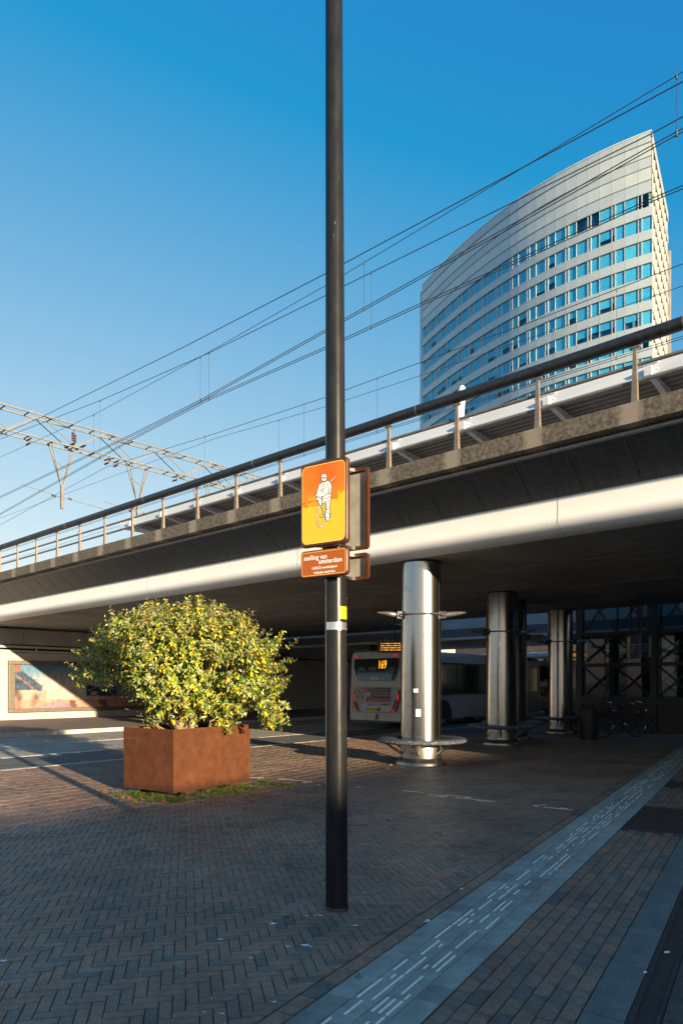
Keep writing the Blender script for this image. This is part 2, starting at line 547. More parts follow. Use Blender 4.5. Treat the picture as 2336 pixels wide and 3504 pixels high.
# ---- guide strip, brick band, speckled edging, slot drain and slabs, all along the strip
# slabs of bush-hammered grey stone
M_slab = mat('granite_slab_mat', (0.335, 0.335, 0.275), 0.7, var=0.14, scale=4, bump=0.25, bscale=200)
speck(M_slab, 300, 0.55, 0.72, (0.25, 0.29, 0.32), 0.6)
M_slab2 = mat('granite_slab_pale_mat', (0.37, 0.368, 0.305), 0.7, var=0.14, scale=4, bump=0.25, bscale=200)
speck(M_slab2, 300, 0.55, 0.72, (0.3, 0.34, 0.37), 0.6)
M_slab3 = mat('granite_slab_dark_mat', (0.24, 0.24, 0.20), 0.7, var=0.2, scale=4, bump=0.25, bscale=200)
for m_ in (M_slab, M_slab2, M_slab3): weather(m_, 0.72, 1.1)
M_steelbar = mat('guide_bar_mat', (0.88, 0.83, 0.70), 0.5, metal=0.0, var=0.15, scale=20)
M_spk = mat('speckled_edging_mat', (0.125, 0.132, 0.105), 0.8, var=0.2, scale=4, bump=0.6, bscale=190)
speck(M_spk, 175, 0.56, 0.64, (0.33, 0.36, 0.36), 0.9)
weather(M_spk, 0.7, 1.1)
M_drain = mat('rusty_iron_mat', (0.065, 0.044, 0.036), 0.7, metal=0.35, var=0.35, scale=14, bump=0.3)
M_slabR = mat('brown_slab_mat', (0.082, 0.062, 0.054), 0.8, var=0.25, scale=10, bump=0.5, bscale=120)
speck(M_slabR, 140, 0.62, 0.7, (0.19, 0.17, 0.16), 0.6)
weather(M_slabR)
M_iron = mat('iron_grate_mat', (0.075, 0.058, 0.048), 0.65, metal=0.5, var=0.3, scale=12)

strip = struct(MB().box(-2, 26, -0.565, 0.0, -0.06, -0.014).build('guide_strip', M_bed, loc=SO, rz=SRZ))
sl = {}
for ln in (0.2, 0.3, 0.4):
    for k, m in enumerate((M_slab, M_slab2, M_slab3)):
        sl[(ln, k)] = MB().prism([(0.0015, -0.0685), (ln - 0.0015, -0.0685), (ln - 0.0015, 0.0685), (0.0015, 0.0685)], -0.04, 0.0, 0.002, 0.002, bottom=False).mesh('slab', m)
barm = MB().prism([(0, -0.0058), (1, -0.0058), (1, 0.0058), (0, 0.0058)], 0, 0.004, 0.0, 0.0, bottom=False).mesh('guide_bar', M_steelbar)
nslab = 0
for cidx in range(4):
    x = -1.6 + random.uniform(0, .2)
    yc = -0.07 - 0.1415 * cidx
    while x < 25:
        ln = random.choice((0.2, 0.3, 0.3, 0.4))
        kk = random.choices((0, 1, 2), (9, 2.0, .5))[0]
        o = inst(sl[(ln, kk)], 'slab', strip, (x, yc, random.uniform(-.0015, .001)))
        nslab += 1
        if cidx in (1, 2) or (cidx == 3 and False):
            for yy in (-0.036, 0.006, 0.045):
                if random.random() < 0.64:
                    L = min(ln - 0.02, random.choice((0.06, 0.14, 0.18, 0.27, 0.28, 0.36)))
                    x0 = random.uniform(0.01, max(0.011, ln - L - 0.01))
                    b = inst(barm, 'guide_bar', o, (x0, yy, 0.0), 0, (L, 1, 1))
        x += ln
band = struct(MB().box(-2, 26, -1.205, -0.572, -0.06, -0.014).build('brick_band', M_bed, loc=SO, rz=SRZ))
edge_row = struct(MB().box(-2, 26, 0.004, 0.122, -0.06, -0.014).build('border_course', M_bed, loc=SO, rz=SRZ))
M_bk2 = M_brick
rb = {}; rbe = {}
for i in range(8):
    rb[i] = MB().prism([(0.0025, -0.0425), (0.1905, -0.0425), (0.1905, 0.0425), (0.0025, 0.0425)], -0.05, 0.0, 0.004, 0.004, bottom=False).mesh('brick', M_brick[i])
    rbe[i] = MB().prism([(0.0025, -0.0505), (0.2075, -0.0505), (0.2075, 0.0505), (0.0025, 0.0505)], -0.05, 0.0, 0.005, 0.0045, bottom=False).mesh('brick', M_brick[i])
TW2 = [3, 4, 6, 4, 6, 4, 2, 1]
nb = 0
band_rest = MB()
GRATES = ((5.26, 6.9), (9.0, 9.75))
rows = []
for rI in range(7):
    yc = -0.572 - 0.0452 - 0.0904 * rI
    x = -1.5 + (0.096 if rI % 2 else 0.0) + random.uniform(-.03, .03)
    while x < 25:
        if not any(g0 - 0.2 < x < g1 for g0, g1 in GRATES): rows.append((x, yc))
        x += 0.1935 + random.uniform(-.002, .002)
rows.sort()
for x, yc in rows:
    ti = random.choices(range(8), TW2)[0]
    if nb < 300:
        o = inst(rb[ti], 'brick', band, (x, yc, random.uniform(-.003, .001)), random.gauss(0, .008)); nb += 1
        o.rotation_euler.x = random.gauss(0, .008)
    else:
        band_rest.prism([(x + .0025, yc - .0425), (x + .1905, yc - .0425), (x + .1905, yc + .0425), (x + .0025, yc + .0425)], -0.03, random.uniform(-.003, .001), 0.004, 0.004, bottom=False, mi=ti)
band_rest.build('brick_field', M_brick, band, kind='stuff')
x = -1.5; nb = 0
while x < 25:
    ti = random.choices(range(8), TW)[0]
    inst(rbe[ti], 'brick', edge_row, (x, 0.064, random.uniform(-.003, .001)), random.gauss(0, .006)); x += 0.2115
# walkable gratings in the brick band
for gi, (g0, g1) in enumerate(GRATES):
    g = empty('floor_grate', tuple(SO + SX * g0 + SY * (-0.89)), SRZ)
    tag(g, ('wide perforated iron grating set in the brick band' if gi == 0 else 'far slim iron grating in the brick band, beside the guide strip'), 'grate')
    L = g1 - g0
    fr = MB().box(0, L, -0.315, -0.29, -0.03, 0.001).box(0, L, 0.29, 0.315, -0.03, 0.001).box(0, 0.025, -0.29, 0.29, -0.03, 0.001).box(L - 0.025, L, -0.29, 0.29, -0.03, 0.001)
    fr.box(0.025, L - 0.025, -0.012, 0.012, -0.03, 0.0012)
    fr.build('frame', M_iron, g)
    pl = MB()
    n1 = int((L - 0.05) / 0.045)
    for k in range(n1 + 1):
        xx = 0.03 + k * (L - 0.06) / n1
        pl.box(xx - 0.011, xx + 0.011, -0.29, -0.012, -0.02, 0.0); pl.box(xx - 0.011, xx + 0.011, 0.012, 0.29, -0.02, 0.0)
    for k in range(1, 14):
        yy = -0.29 + k * 0.0414
        if abs(yy) > 0.02: pl.box(0.025, L - 0.025, yy - 0.009, yy + 0.009, -0.02, -0.0008)
    pl.build('grid', M_iron, g, kind='stuff')
# speckled edging stones
edging = struct(MB().box(-2, 26, -1.412, -1.208, -0.06, -0.02).build('speckled_edging', M_bed, loc=SO, rz=SRZ))
em = MB().prism([(0.002, -0.0995), (0.996, -0.0995), (0.996, 0.0995), (0.002, 0.0995)], -0.05, 0.0, 0.003, 0.003, bottom=False).mesh('edging_stone', M_spk)
for k in range(-2, 26): inst(em, 'edging_stone', edging, (k + 0.35, -1.31, random.uniform(-.001, .001)))
# slot drain, one metre lengths
for k in range(-1, 9):
    d = empty('drain_channel', tuple(SO + SX * (k * 1.0 + 0.02) + SY * (-1.487)), SRZ)
    tag(d, 'length of rusty slotted drain channel beside the speckled edging stones', 'drain', 'lengths of the slotted drain')
    MB().box(0.003, 0.997, -0.072, -0.052, -0.06, -0.002).box(0.003, 0.997, 0.040, 0.072, -0.06, -0.002).build('frame', M_drain, d)
    sm = MB()
    for q in range(36):
        xx = 0.006 + q * 0.0275
        sm.box(xx, xx + 0.0155, -0.052, 0.040, -0.03, -0.006)
    sm.build('slats', M_drain, d, kind='stuff')
    MB().box(0.003, 0.997, -0.052, 0.040, -0.09, -0.075).build('bottom', M_bed, d)
slabs = struct(MB().box(-2, 26, -6.0, -1.565, -0.06, -0.014).build('slab_walk', M_bed, loc=SO, rz=SRZ))
lm = MB().prism([(0.003, 0.003), (0.497, 0.003), (0.497, 0.397), (0.003, 0.397)], -0.05, 0.0, 0.004, 0.004, bottom=False).mesh('slab', M_slabR)
for rI in range(5):
    for k in range(-3, 30):
        inst(lm, 'slab', slabs, (k * 0.5 + (0.25 if rI % 2 else 0), -1.965 - rI * 0.4, random.uniform(-.003, .001)))
# short guide bars let into the bricks across the square
ga, gb = G(1995, 2772), G(860, 2660)
gdir = (gb - ga); gl = gdir.length; gdir.normalize(); gq = Vector((-gdir.y, gdir.x, 0)); grz = math.atan2(gdir.y, gdir.x)
pos = 0.1
while pos < gl:
    for q in range(random.choice((0, 1, 1, 2, 3))):
        L = random.choice((0.07, 0.1, 0.2, 0.3, 0.38))
        p = ga + gdir * (pos + random.uniform(0, .15)) + gq * random.choice((-0.13, -0.06, 0.02, 0.09))
        lp = iplz @ (p - RO)
        inst(barm, 'guide_bar', plaza, (lp.x, lp.y, 0.0015), grz - RRZ, (L, 1.2, 1))
    pos += 0.36
# pale droppings and trodden gum on the bricks
M_gum = mat('dropping_mat', (0.72, 0.74, 0.74), 0.8, var=0.3, scale=40)
gm = MB()
def blot(x, y, r):
    n = 9; a0 = random.uniform(0, 6)
    pts = []
    for i in range(n):
        rr = r * random.uniform(0.45, 1.15)
        pts.append((x + rr * math.cos(a0 + i * 6.283 / n) * 1.5, y + rr * math.sin(a0 + i * 6.283 / n)))
    gm.add([(p[0], p[1], 0.0035) for p in pts] + [(x, y, 0.0042)], [(i, (i + 1) % n, n) for i in range(n)])
for u, v, r in ((1140, 3035, .02), (1085, 3134, .026), (1047, 3135, .012), (934, 3162, .02), (1042, 3236, .022), (1062, 3240, .012), (1215, 3168, .014), (985, 3240, .012), (755, 3215, .014), (860, 3280, .012), (15, 3290, .02), (935, 3430, .012), (1245, 3055, .010), (1460, 3155, .014), (760, 3470, .012), (645, 3145, .007), (560, 3110, .007)):
    g_ = G(u, v); blot(g_.x, g_.y, r)
for _ in range(170):
    Y = 3.4 + 14 * random.random() ** 1.4; X = random.uniform(-.48, .48) * Y
    if (Vector((X, Y, 0)) - edge_p).dot(SY) < 0.02 or (Vector((X, Y, 0)) - RO).dot(RLY) > -0.2: continue
    blot(X, Y, random.uniform(.002, .006))
gmo = gm.build('droppings', M_gum, kind='stuff')
tag(gmo, 'pale droppings and gum spots scattered over the brick square', 'droppings')
# ================================================================== VIADUCT
M_white = mat('white_paint_concrete_mat', (0.87, 0.87, 0.85), 0.85, rvar=0.05, spec=0.3, var=0.03, scale=1.2, bump=0.05, bscale=30)
speck(M_white, 24, 0.7, 0.76, (0.35, 0.34, 0.32), 0.5)
M_perf = mat('perforated_panel_mat', (0.055, 0.062, 0.070), 0.5, metal=0.2, var=0.25, scale=2.5, stretch=(6, 1, 1))
def perforate(m):
    t, b = nodes_of(m)
    tc = t.nodes.new('ShaderNodeTexCoord')
    vo = t.nodes.new('ShaderNodeTexVoronoi'); vo.inputs['Scale'].default_value = 55; vo.inputs['Randomness'].default_value = 0.05
    t.links.new(tc.outputs['Object'], vo.inputs['Vector'])
    mr = t.nodes.new('ShaderNodeMapRange'); mr.inputs['From Min'].default_value = 0.25; mr.inputs['From Max'].default_value = 0.4
    t.links.new(vo.outputs['Distance'], mr.inputs['Value'])
    src = b.inputs['Base Color'].links[0].from_socket
    t.links.new(mixcol(t, mr.outputs['Result'], (0.012, 0.013, 0.015), src), b.inputs['Base Color'])
perforate(M_perf)
M_conc = mat('stained_concrete_mat', (0.05, 0.043, 0.034), 0.9, scale=16, col2=(0.185, 0.16, 0.122), bump=0.8, bscale=90, detail=9)
def wash(m):
    """paler concrete rinsed below each railing post, 1.49 m apart"""
    t, b = nodes_of(m)
    tc = t.nodes.new('ShaderNodeTexCoord'); sx = t.nodes.new('ShaderNodeSeparateXYZ')
    t.links.new(tc.outputs['Object'], sx.inputs['Vector'])
    no = t.nodes.new('ShaderNodeTexNoise'); no.inputs['Scale'].default_value = 14
    t.links.new(tc.outputs['Object'], no.inputs['Vector'])
    def mth(op, a, bb):
        x = t.nodes.new('ShaderNodeMath'); x.operation = op
        for i, q in enumerate((a, bb)):
            if hasattr(q, 'links'): t.links.new(q, x.inputs[i])
            else: x.inputs[i].default_value = q
        return x.outputs[0]
    a = mth('ADD', sx.outputs['X'], 4.51 + 149.0 + 0.745)
    a = mth('ADD', a, mth('MULTIPLY', mth('SUBTRACT', no.outputs['Fac'], 0.5), 0.16))
    a = mth('MODULO', a, 1.49)
    a = mth('ABSOLUTE', mth('SUBTRACT', a, 0.745), 0.0)
    mr = t.nodes.new('ShaderNodeMapRange'); mr.inputs['From Min'].default_value = 0.20; mr.inputs['From Max'].default_value = 0.09
    mr.inputs['To Max'].default_value = 0.8
    t.links.new(a, mr.inputs['Value'])
    src = b.inputs['Base Color'].links[0].from_socket
    t.links.new(mixcol(t, mr.outputs['Result'], src, (0.30, 0.26, 0.20)), b.inputs['Base Color'])
wash(M_conc)
M_blue = mat('blue_grey_girder_mat', (0.10, 0.13, 0.16), 0.5, var=0.1)
M_dark = mat('dark_recess_mat', (0.03, 0.03, 0.03), 0.8, var=0.3)
M_trim = mat('zinc_trim_mat', (0.35, 0.34, 0.31), 0.5, metal=0.6, var=0.3, scale=30)
M_hand = mat('black_handrail_mat', (0.022, 0.024, 0.027), 0.42, var=0.3, scale=12)
speck(M_hand, 38, 0.74, 0.76, (0.4, 0.4, 0.4), 0.7)
M_post = mat('bronze_post_mat', (0.24, 0.195, 0.15), 0.5, metal=0.35, var=0.15, scale=8)
M_rail = mat('grey_tube_mat', (0.20, 0.19, 0.17), 0.45, metal=0.4, var=0.2, scale=8)

via = empty('viaduct', tuple(E0), BRZ)
tag(via, 'white edged concrete viaduct with dark panels crossing above the road and square', 'viaduct')
T0, T1 = -42.0, 60.0
prof = [(-11.75, 4.15), (-0.02, 4.15), (0.07, 4.158), (0.14, 4.18), (0.21, 4.215), (0.265, 4.265), (0.295, 4.32), (0.30, 4.37), (0.293, 4.41), (0.288, 4.42), (0.288, 4.745), (0.91, 5.25), (0.91, 5.40), (-11.75, 5.40)]
deck = MB().extrude(prof[::-1], T0, T1).build('deck', M_white, via, smooth=True)
M_soff = mat('grey_soffit_mat', (0.27, 0.255, 0.235), 0.75, var=0.22, scale=0.5, bump=0.1, bscale=20)
MB().box(T0, T1, -11.7, -0.12, 4.138, 4.149).build('soffit', M_soff, via)
weather(M_soff, 0.8, 1.1, 0.35, 3.0)
# joints of the white nose
M_joint = mat('joint_mat', (0.33, 0.33, 0.31), 0.8)
for t in (-3.0, 3.2, 9.4, 15.6):
    jm = MB(); pr = prof[1:11]
    for k in range(len(pr) - 1):
        (s0, z0), (s1, z1) = pr[k], pr[k + 1]
        jm.add([(t, s0 + .003, z0 - .002), (t + .009, s0 + .003, z0 - .002), (t + .009, s1 + .003, z1 - .002), (t, s1 + .003, z1 - .002)], [(0, 1, 2, 3)])
    jm.build('joint', M_joint, via)
# a seam along the soffit
MB().box(T0, T1, -6.02, -5.97, 4.130, 4.137).build('soffit_seam', M_joint, via)
for y_ in (-2.4, -9.2): MB().box(T0, T1, y_ - .012, y_ + .012, 4.130, 4.137).build('soffit_seam', M_joint, via)
for k in range(-6, 9): MB().box(k * 3.7, k * 3.7 + .02, -11.7, -.3, 4.131, 4.137).build('soffit_seam', M_joint, via)
MB().box(11.0, 23.0, -15.55, -11.8, 4.25, 4.8).build('light_block_slab', M_soff, via)  # added slab, blocks sun and sky in the gap between the decks
# dark perforated panels, one by one
pdir = Vector((0, 0.945 - 0.30, 5.255 - 4.735)); pdir.normalize()
pn = Vector((0, pdir.z, -pdir.y))
pl_len = math.hypot(0.945 - 0.30, 5.255 - 4.735)
pm = MB()
a0 = Vector((0, 0, 0)); b0 = pdir * pl_len
vs = []
for off in (0.004, 0.022):
    for x, base in ((0.007, a0), (0.893, a0), (0.893, b0), (0.007, b0)):
        p = base + pn * off + Vector((x, 0, 0)); vs.append(p)
pm.add(vs, [(0, 3, 2, 1), (4, 5, 6, 7), (0, 1, 5, 4), (1, 2, 6, 5), (2, 3, 7, 6), (3, 0, 4, 7)])
pmesh = pm.mesh('panel', M_perf)
for k in range(-24, 42):
    inst(pmesh, 'panel', via, (-4.355 + 0.9 * k, 0.30, 4.735))
MB().tube((T0, 0.955, 5.245), (T1, 0.955, 5.245), 0.013, n=6).build('panel_trim', M_trim, via)
# concrete edge beams, four metres each
for k in range(-10, 14):
    o = MB().prism([(k * 4.0 - 1.74 + 0.008, 0.918), (k * 4.0 + 2.26 - 0.008, 0.918), (k * 4.0 + 2.26 - 0.008, 1.20), (k * 4.0 - 1.74 + 0.008, 1.20)], 5.31, 5.60, 0.012, 0.012).build('edge_beam', M_conc, via)
# railing
postm = MB()
postm.add([(-.045, -.03, .02), (.045, -.03, .02), (.045, .03, .02), (-.045, .03, .02), (-.022, -.02, .80), (.022, -.02, .80), (.022, .02, .80), (-.022, .02, .80)], [(0, 3, 2, 1), (4, 5, 6, 7), (0, 1, 5, 4), (1, 2, 6, 5), (2, 3, 7, 6), (3, 0, 4, 7)])
postm = postm.mesh('post', M_post)
basem = MB().box(-.115, .115, -.07, .07, 0, .022).mesh('base_plate', M_conc)
capm = MB().box(-.075, .075, -.028, .028, .80, .822).tube((-.05, 0, .78), (-.05, 0, .835), .009, n=6).tube((.05, 0, .78), (.05, 0, .835), .009, n=6).mesh('clamp', M_rail)
for k in range(-24, 40):
    o = inst(postm, 'post', via, (-4.53 + 1.49 * k, 1.07, 5.60))
    inst(basem, 'base_plate', o, (0, 0, 0)); inst(capm, 'clamp', o, (0, 0, 0))
hr = MB()
for k in range(-8, 12):
    hr.tube((-4.9 + k * 4.47 + 0.006, 1.07, 6.535), (-4.9 + (k + 1) * 4.47, 1.07, 6.535), 0.092, n=20)
hr.build('handrail', M_hand, via, smooth=True)
hj = MB().tube((0, 0, 0), (0.02, 0, 0), 0.0945, n=20).mesh('joint_ring', M_rail, True)
for k in range(-5, 10): inst(hj, 'joint_ring', via, (-4.9 + k * 4.47 - 0.3, 1.07, 6.535))
for z in (6.17, 5.94):
    MB().tube((T0, 1.035, z), (T1, 1.035, z), 0.027, n=10).build('middle_rail', M_rail, via, smooth=True)
# ballast kerbs / track bed on the deck
MB().box(T0, T1, -11.7, -3.6, 5.402, 5.62).build('track_bed', M_conc, via)
MB().box(T0, T1, -11.74, -11.5, 5.41, 8.4).build('light_block_wall', M_blue, via)  # unseen wall added to keep the sun off the abutment behind

# platform canopy beyond the railing
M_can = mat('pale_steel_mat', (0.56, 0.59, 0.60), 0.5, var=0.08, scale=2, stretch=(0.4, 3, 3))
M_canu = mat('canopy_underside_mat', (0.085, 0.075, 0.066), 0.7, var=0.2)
can = empty('platform_edge', tuple(BW(13.55, -1.2, 0)), BRZ)
tag(can, 'pale steel platform edge with ribbed dark underside above the railing', 'platform')
TL = -54.0
MB().extrude([(0, 6.93), (0.03, 6.93), (-0.045, 7.18), (-0.09, 7.18)][::-1], TL, 0).build('fascia', M_can, can)
MB().extrude([(-0.01, 6.905), (0.055, 6.905), (0.055, 6.928), (-0.01, 6.928)][::-1], TL, 0).build('lip', M_can, can)
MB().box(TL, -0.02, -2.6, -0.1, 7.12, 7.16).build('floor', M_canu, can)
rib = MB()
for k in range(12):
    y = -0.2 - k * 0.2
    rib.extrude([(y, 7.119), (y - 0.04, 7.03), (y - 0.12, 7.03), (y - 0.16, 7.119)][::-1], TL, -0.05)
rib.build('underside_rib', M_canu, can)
MB().box(-0.02, 0.01, -2.6, -0.02, 6.93, 7.17).build('end_plate', M_can, can)
M_bolt = mat('bolt_mat', (0.75, 0.76, 0.75), 0.5)
brk = MB().extrude([(-0.02, 6.93), (-0.02, 7.0), (-2.4, 6.86), (-2.4, 6.70), (-1.5, 6.70)][::-1], -0.05, 0.05)
M_brk_shade = mat('shaded_bracket_mat', (0.20, 0.205, 0.21), 0.6)  # shade under the platform edge put into a darker grey
brk = brk.mesh('bracket', M_brk_shade)
headm = MB().box(-0.06, 0.06, 0.0, 0.10, 6.90, 7.06).mesh('bracket_head', M_can)
bolt = MB()
for x in (-.12, -.06, 0, .06, .12, -0.1, 0.06): pass
for x in (-.14, -.07, 0, .07, .14): bolt.tube((x, -0.02, 7.135), (x, 0.012, 7.135), 0.012, n=6)
for x in (-.14, .02): bolt.tube((x, -0.01, 7.0), (x, 0.025, 7.0), 0.012, n=6)
boltm = bolt.mesh('bolt_row', M_bolt)
legm = MB().box(-.08, .08, -2.5, -2.34, 5.40, 6.86).mesh('leg', M_can)
for k in range(0, 28):
    x = -0.75 - k * 1.86
    o = inst(brk, 'bracket', can, (x, 0, 0)); inst(headm, 'bracket_head', o)
    inst(boltm, 'bolt_row', can, (x, 0, 0)); inst(legm, 'leg', can, (x, 0, 0))
# white pylon behind the railing
pb = on_plane(1568, 1470, 3.0); ptop = on_plane(1581, 1318, 3.0)
pyl = MB().path([(pb.x, pb.y, 7.17), (pb.x, pb.y, 7.3), tuple(pb), tuple(pb.lerp(ptop, .5)), tuple(pb.lerp(ptop, .9)), tuple(pb.lerp(ptop, .97)), tuple(ptop)], [.11, .11, .108, .10, .085, .06, .01], n=14).build('platform_pylon', mat('pylon_white_mat', (0.78, 0.77, 0.74), 0.4), smooth=True)
tag(pyl, 'white leaning pylon with rounded tip rising behind the black handrail', 'pylon')

# abutment wall, square to the viaduct
M_abut = mat('abutment_concrete_mat', (0.38, 0.365, 0.335), 0.8, var=0.1, scale=1.0, bump=0.2, bscale=25)
M_abut2 = mat('abutment_panel_mat', (0.33, 0.315, 0.29), 0.8, var=0.15, scale=1.5, bump=0.2, bscale=25)
ab = empty('abutment_wall', tuple(BW(23.1, 0, 0)), BRZ)
tag(ab, 'pale concrete abutment wall with rail ledge under the left end of viaduct', 'wall')
MB().box(0.0, 1.2, -36, 4.0, -0.2, 3.02).build('lower_wall', M_abut, ab)
for k in range(14):
    y1 = 3.8 - k * 2.9
    MB().box(0.08, 0.9, y1 - 2.885, y1, 3.38, 4.06).build('panel', M_abut2, ab)
MB().box(0.1, 0.9, -36, -11.9, 4.07, 7.0).build('upper_wall', M_abut2, ab)
MB().box(-0.02, 0.3, -36, 4.0, 3.04, 3.13).build('ledge', M_abut, ab)
MB().box(-0.06, 0.06, -36, 4.0, 3.22, 3.32).build('ledge_rail', M_abut, ab)
for k in range(12): MB().box(-0.05, 0.05, 3.5 - k * 3.0 - 0.06, 3.5 - k * 3.0, 3.13, 3.22).build('rail_bracket', M_abut, ab)
MB().box(0.3, 1.0, -36, 4.0, 3.02, 3.36).build('back_strip', M_dark, ab)
# retaining wall going on to the left, outside the viaduct
# billboard with its painted street view
M_frame = mat('bronze_frame_mat', (0.15, 0.125, 0.095), 0.5, metal=0.3, var=0.1)
bb = empty('billboard', tuple(BW(23.1, -1.3, 0)), BRZ)
tag(bb, 'wide framed painting of a street hung on the pale abutment wall', 'billboard')
# local: x = -depth towards the road, y runs outwards to the left of the photograph
by0, by1, bz0, bz1 = -8.6, 0.02, 0.39, 2.67
fw = 0.17
fm = MB()
fm.box(-0.16, -0.002, by0, by1, bz0, bz0 + fw).box(-0.16, -0.002, by0, by1, bz1 - fw, bz1)
fm.box(-0.16, -0.002, by0, by0 + fw, bz0 + fw, bz1 - fw).box(-0.16, -0.002, by1 - fw - 0.1, by1, bz0 + fw, bz1 - fw)
fm.build('frame', M_frame, bb, bevel=0.02)
NX, NZ = 110, 44
gv, gf, gc = [], [], []
def lerp3(a, b, k): return tuple(a[i] + (b[i] - a[i]) * k for i in range(3))
def art(x, y):
    """street painting: x 0..1 from left to right, y 0..1 upwards"""
    n1 = hnoise(x * 22, y * 4); n2 = hnoise(x * 60, y * 9, 3); n3 = hnoise(x * 9, y * 9, 7)
    c = lerp3((0.80, 0.52, 0.38), (0.14, 0.32, 0.48), min(1, max(0, (y - 0.15) * 1.5 + 0.1 * n3)))
    k = max(0, 1 - abs(x - 0.28) * 3.2) * max(0, 1 - abs(y - 0.5) * 2.2)
    c = lerp3(c, (0.75, 0.66, 0.60), min(1, k * (1.1 + n1)))
    if x > 0.42: c = lerp3(c, (0.05, 0.09, 0.22), min(1, (x - 0.42) * 3) * min(1, y * 2 + .3))
    roof = 0.86 - max(0, x - 0.04) * 3.1
    if x < 0.15 and y < roof + 0.03 * n2 and y > 0.42 - 0.5 * max(0, x - .1):
        c = lerp3((0.035, 0.06, 0.12), (0.10, 0.17, 0.24), 0.5 + n2)
        if abs(y - (0.78 - x * 3.2)) < 0.02: c = (0.42, 0.22, 0.16)
    elif x < 0.17 and y < 0.42:
        c = lerp3((0.62, 0.50, 0.42), (0.22, 0.14, 0.13), max(0, min(1, 0.35 + 1.6 * n1)))
    if x < 0.035 and y > 0.84: c = (0.55, 0.22, 0.12) if int((x * 3 + y) * 40) % 2 else (0.25, 0.12, 0.12)
    rd = 0.17 - abs(x - 0.24) * 1.1
    if y < 0.2: c = lerp3(c, (0.58, 0.26, 0.16), 0.5 + 0.4 * n1)
    if y < rd: c = lerp3((0.50, 0.36, 0.40), (0.35, 0.25, 0.33), 0.5 + n3)
    if y < 0.17 and 0.30 < x < 0.55 and n1 > 0.1: c = (0.25, 0.10, 0.08)
    if 0.36 < x < 0.6 and 0.25 < y < 0.5 + 0.1 * n3 and abs(n3) > 0.05 and x > .4: c = (0.02, 0.05, 0.07)
    return tuple(max(0.008, 0.55 * q * (1 + 0.35 * n2)) for q in c)
for j in range(NZ + 1):
    for i in range(NX + 1):
        x, y = i / NX, j / NZ
        gv.append((-0.07, (by1 - fw - 0.1) + ((by0 + fw) - (by1 - fw - 0.1)) * x, bz0 + fw + (bz1 - bz0 - 2 * fw) * y)); gc.append(art(x, y))
for j in range(NZ):
    for i in range(NX):
        a = j * (NX + 1) + i
        gf.append((a, a + 1, a + NX + 2, a + NX + 1))
pic = MB().add(gv, gf).build('picture', attr_mat('painted_print_mat', rough=0.35), bb)
set_cols(pic, gc)
# drain pipe and service box on the wall further in
M_pipe = mat('wall_pipe_mat', (0.13, 0.125, 0.115), 0.6)
pp = tag(MB().path([BW(23.2, -15.6, 3.35), BW(22.85, -15.6, 3.35), BW(22.8, -16.0, 3.36), BW(22.8, -17.3, 3.38), BW(22.85, -17.6, 3.5), BW(22.85, -17.7, 3.75)], 0.11, n=10).build('drain_pipe', M_pipe, smooth=True), 'grey bent drain pipe on the dark wall left of the lamp post', 'pipe')
# glass shelter roof at the far left
M_shel = mat('shelter_frame_mat', (0.20, 0.20, 0.18), 0.4, metal=0.5)
M_gls = glass('shelter_glass_mat', (0.75, 0.82, 0.74), 0.05, 0.9)
sh = empty('bus_shelter', (-13.6, 25.2, 0), R(46))
tag(sh, 'glass roofed shelter jutting in at the left edge by the wall', 'shelter')
MB().add([(-2.0, -0.6, 2.62), (1.0, -0.6, 2.50), (1.25, 0, 2.62), (1.0, 0.6, 2.50), (-2.0, 0.6, 2.62)], [(0, 1, 2, 3, 4)]).build('roof_pane', M_gls, sh)
MB().path([(-2.0, -0.6, 2.6), (1.0, -0.6, 2.48), (1.28, 0, 2.64), (1.0, 0.6, 2.48), (-2.0, 0.6, 2.6)], 0.035, n=6, closed=True).build('roof_frame', M_shel, sh)
for y in (-.55, .55): MB().tube((-1.7, y, 0.075), (-1.7, y, 2.6), 0.04).build('post', M_shel, sh)

# ================================================================== further viaducts and the bus station roof behind
M_pale = mat('pale_girder_mat', (0.48, 0.52, 0.53), 0.55, var=0.08, scale=1)
M_stw2 = mat('dark_pier_mat', (0.10, 0.09, 0.08), .8)
fv = empty('far_viaduct', tuple(BW(0, -15.6, 0)), BRZ)
tag(fv, 'second viaduct with pale fascia and blue girder beyond the near one', 'viaduct')
MB().extrude([(-13.4, 4.0), (-0.5, 4.0), (-0.35, 4.05), (-0.3, 4.15), (-0.3, 5.3), (-13.4, 5.3)][::-1], -40, 22.9).build('deck', M_pale, fv)
for k in range(-9, 6): MB().box(k * 4.1, k * 4.1 + 0.1, -0.3, 0.02, 4.14, 5.28).build('stiffener', M_pale, fv)
MB().box(-40, 22.9, -0.28, 0.0, 3.76, 4.12).build('girder', M_blue, fv)
MB().box(-40, 22.9, -0.26, 0.14, 3.62, 3.74).build('lower_flange', M_pale, fv)
for k in range(5): MB().tube((-34 + k * 13.0, -4.5, -0.1), (-34 + k * 13.0, -4.5, 4.02), 0.4, n=20).build('pier', M_stw2, fv, smooth=True)
bc = empty('station_canopy', tuple(BW(0, -30.0, 0)), BRZ)
tag(bc, 'long white edged canopy over the bus platforms in the background', 'canopy')
MB().extrude([(-5.5, 3.45), (-0.1, 3.25), (0.0, 3.27), (0.06, 3.38), (0.06, 3.60), (-0.1, 3.66), (-5.5, 3.8)][::-1], -40, 22.0).build('roof_slab', M_white, bc)
for k in range(6): MB().tube((-36 + k * 10.0, -3.0, -0.1), (-36 + k * 10.0, -3.0, 3.42), 0.14, n=14).build('post', M_pale, bc, smooth=True)
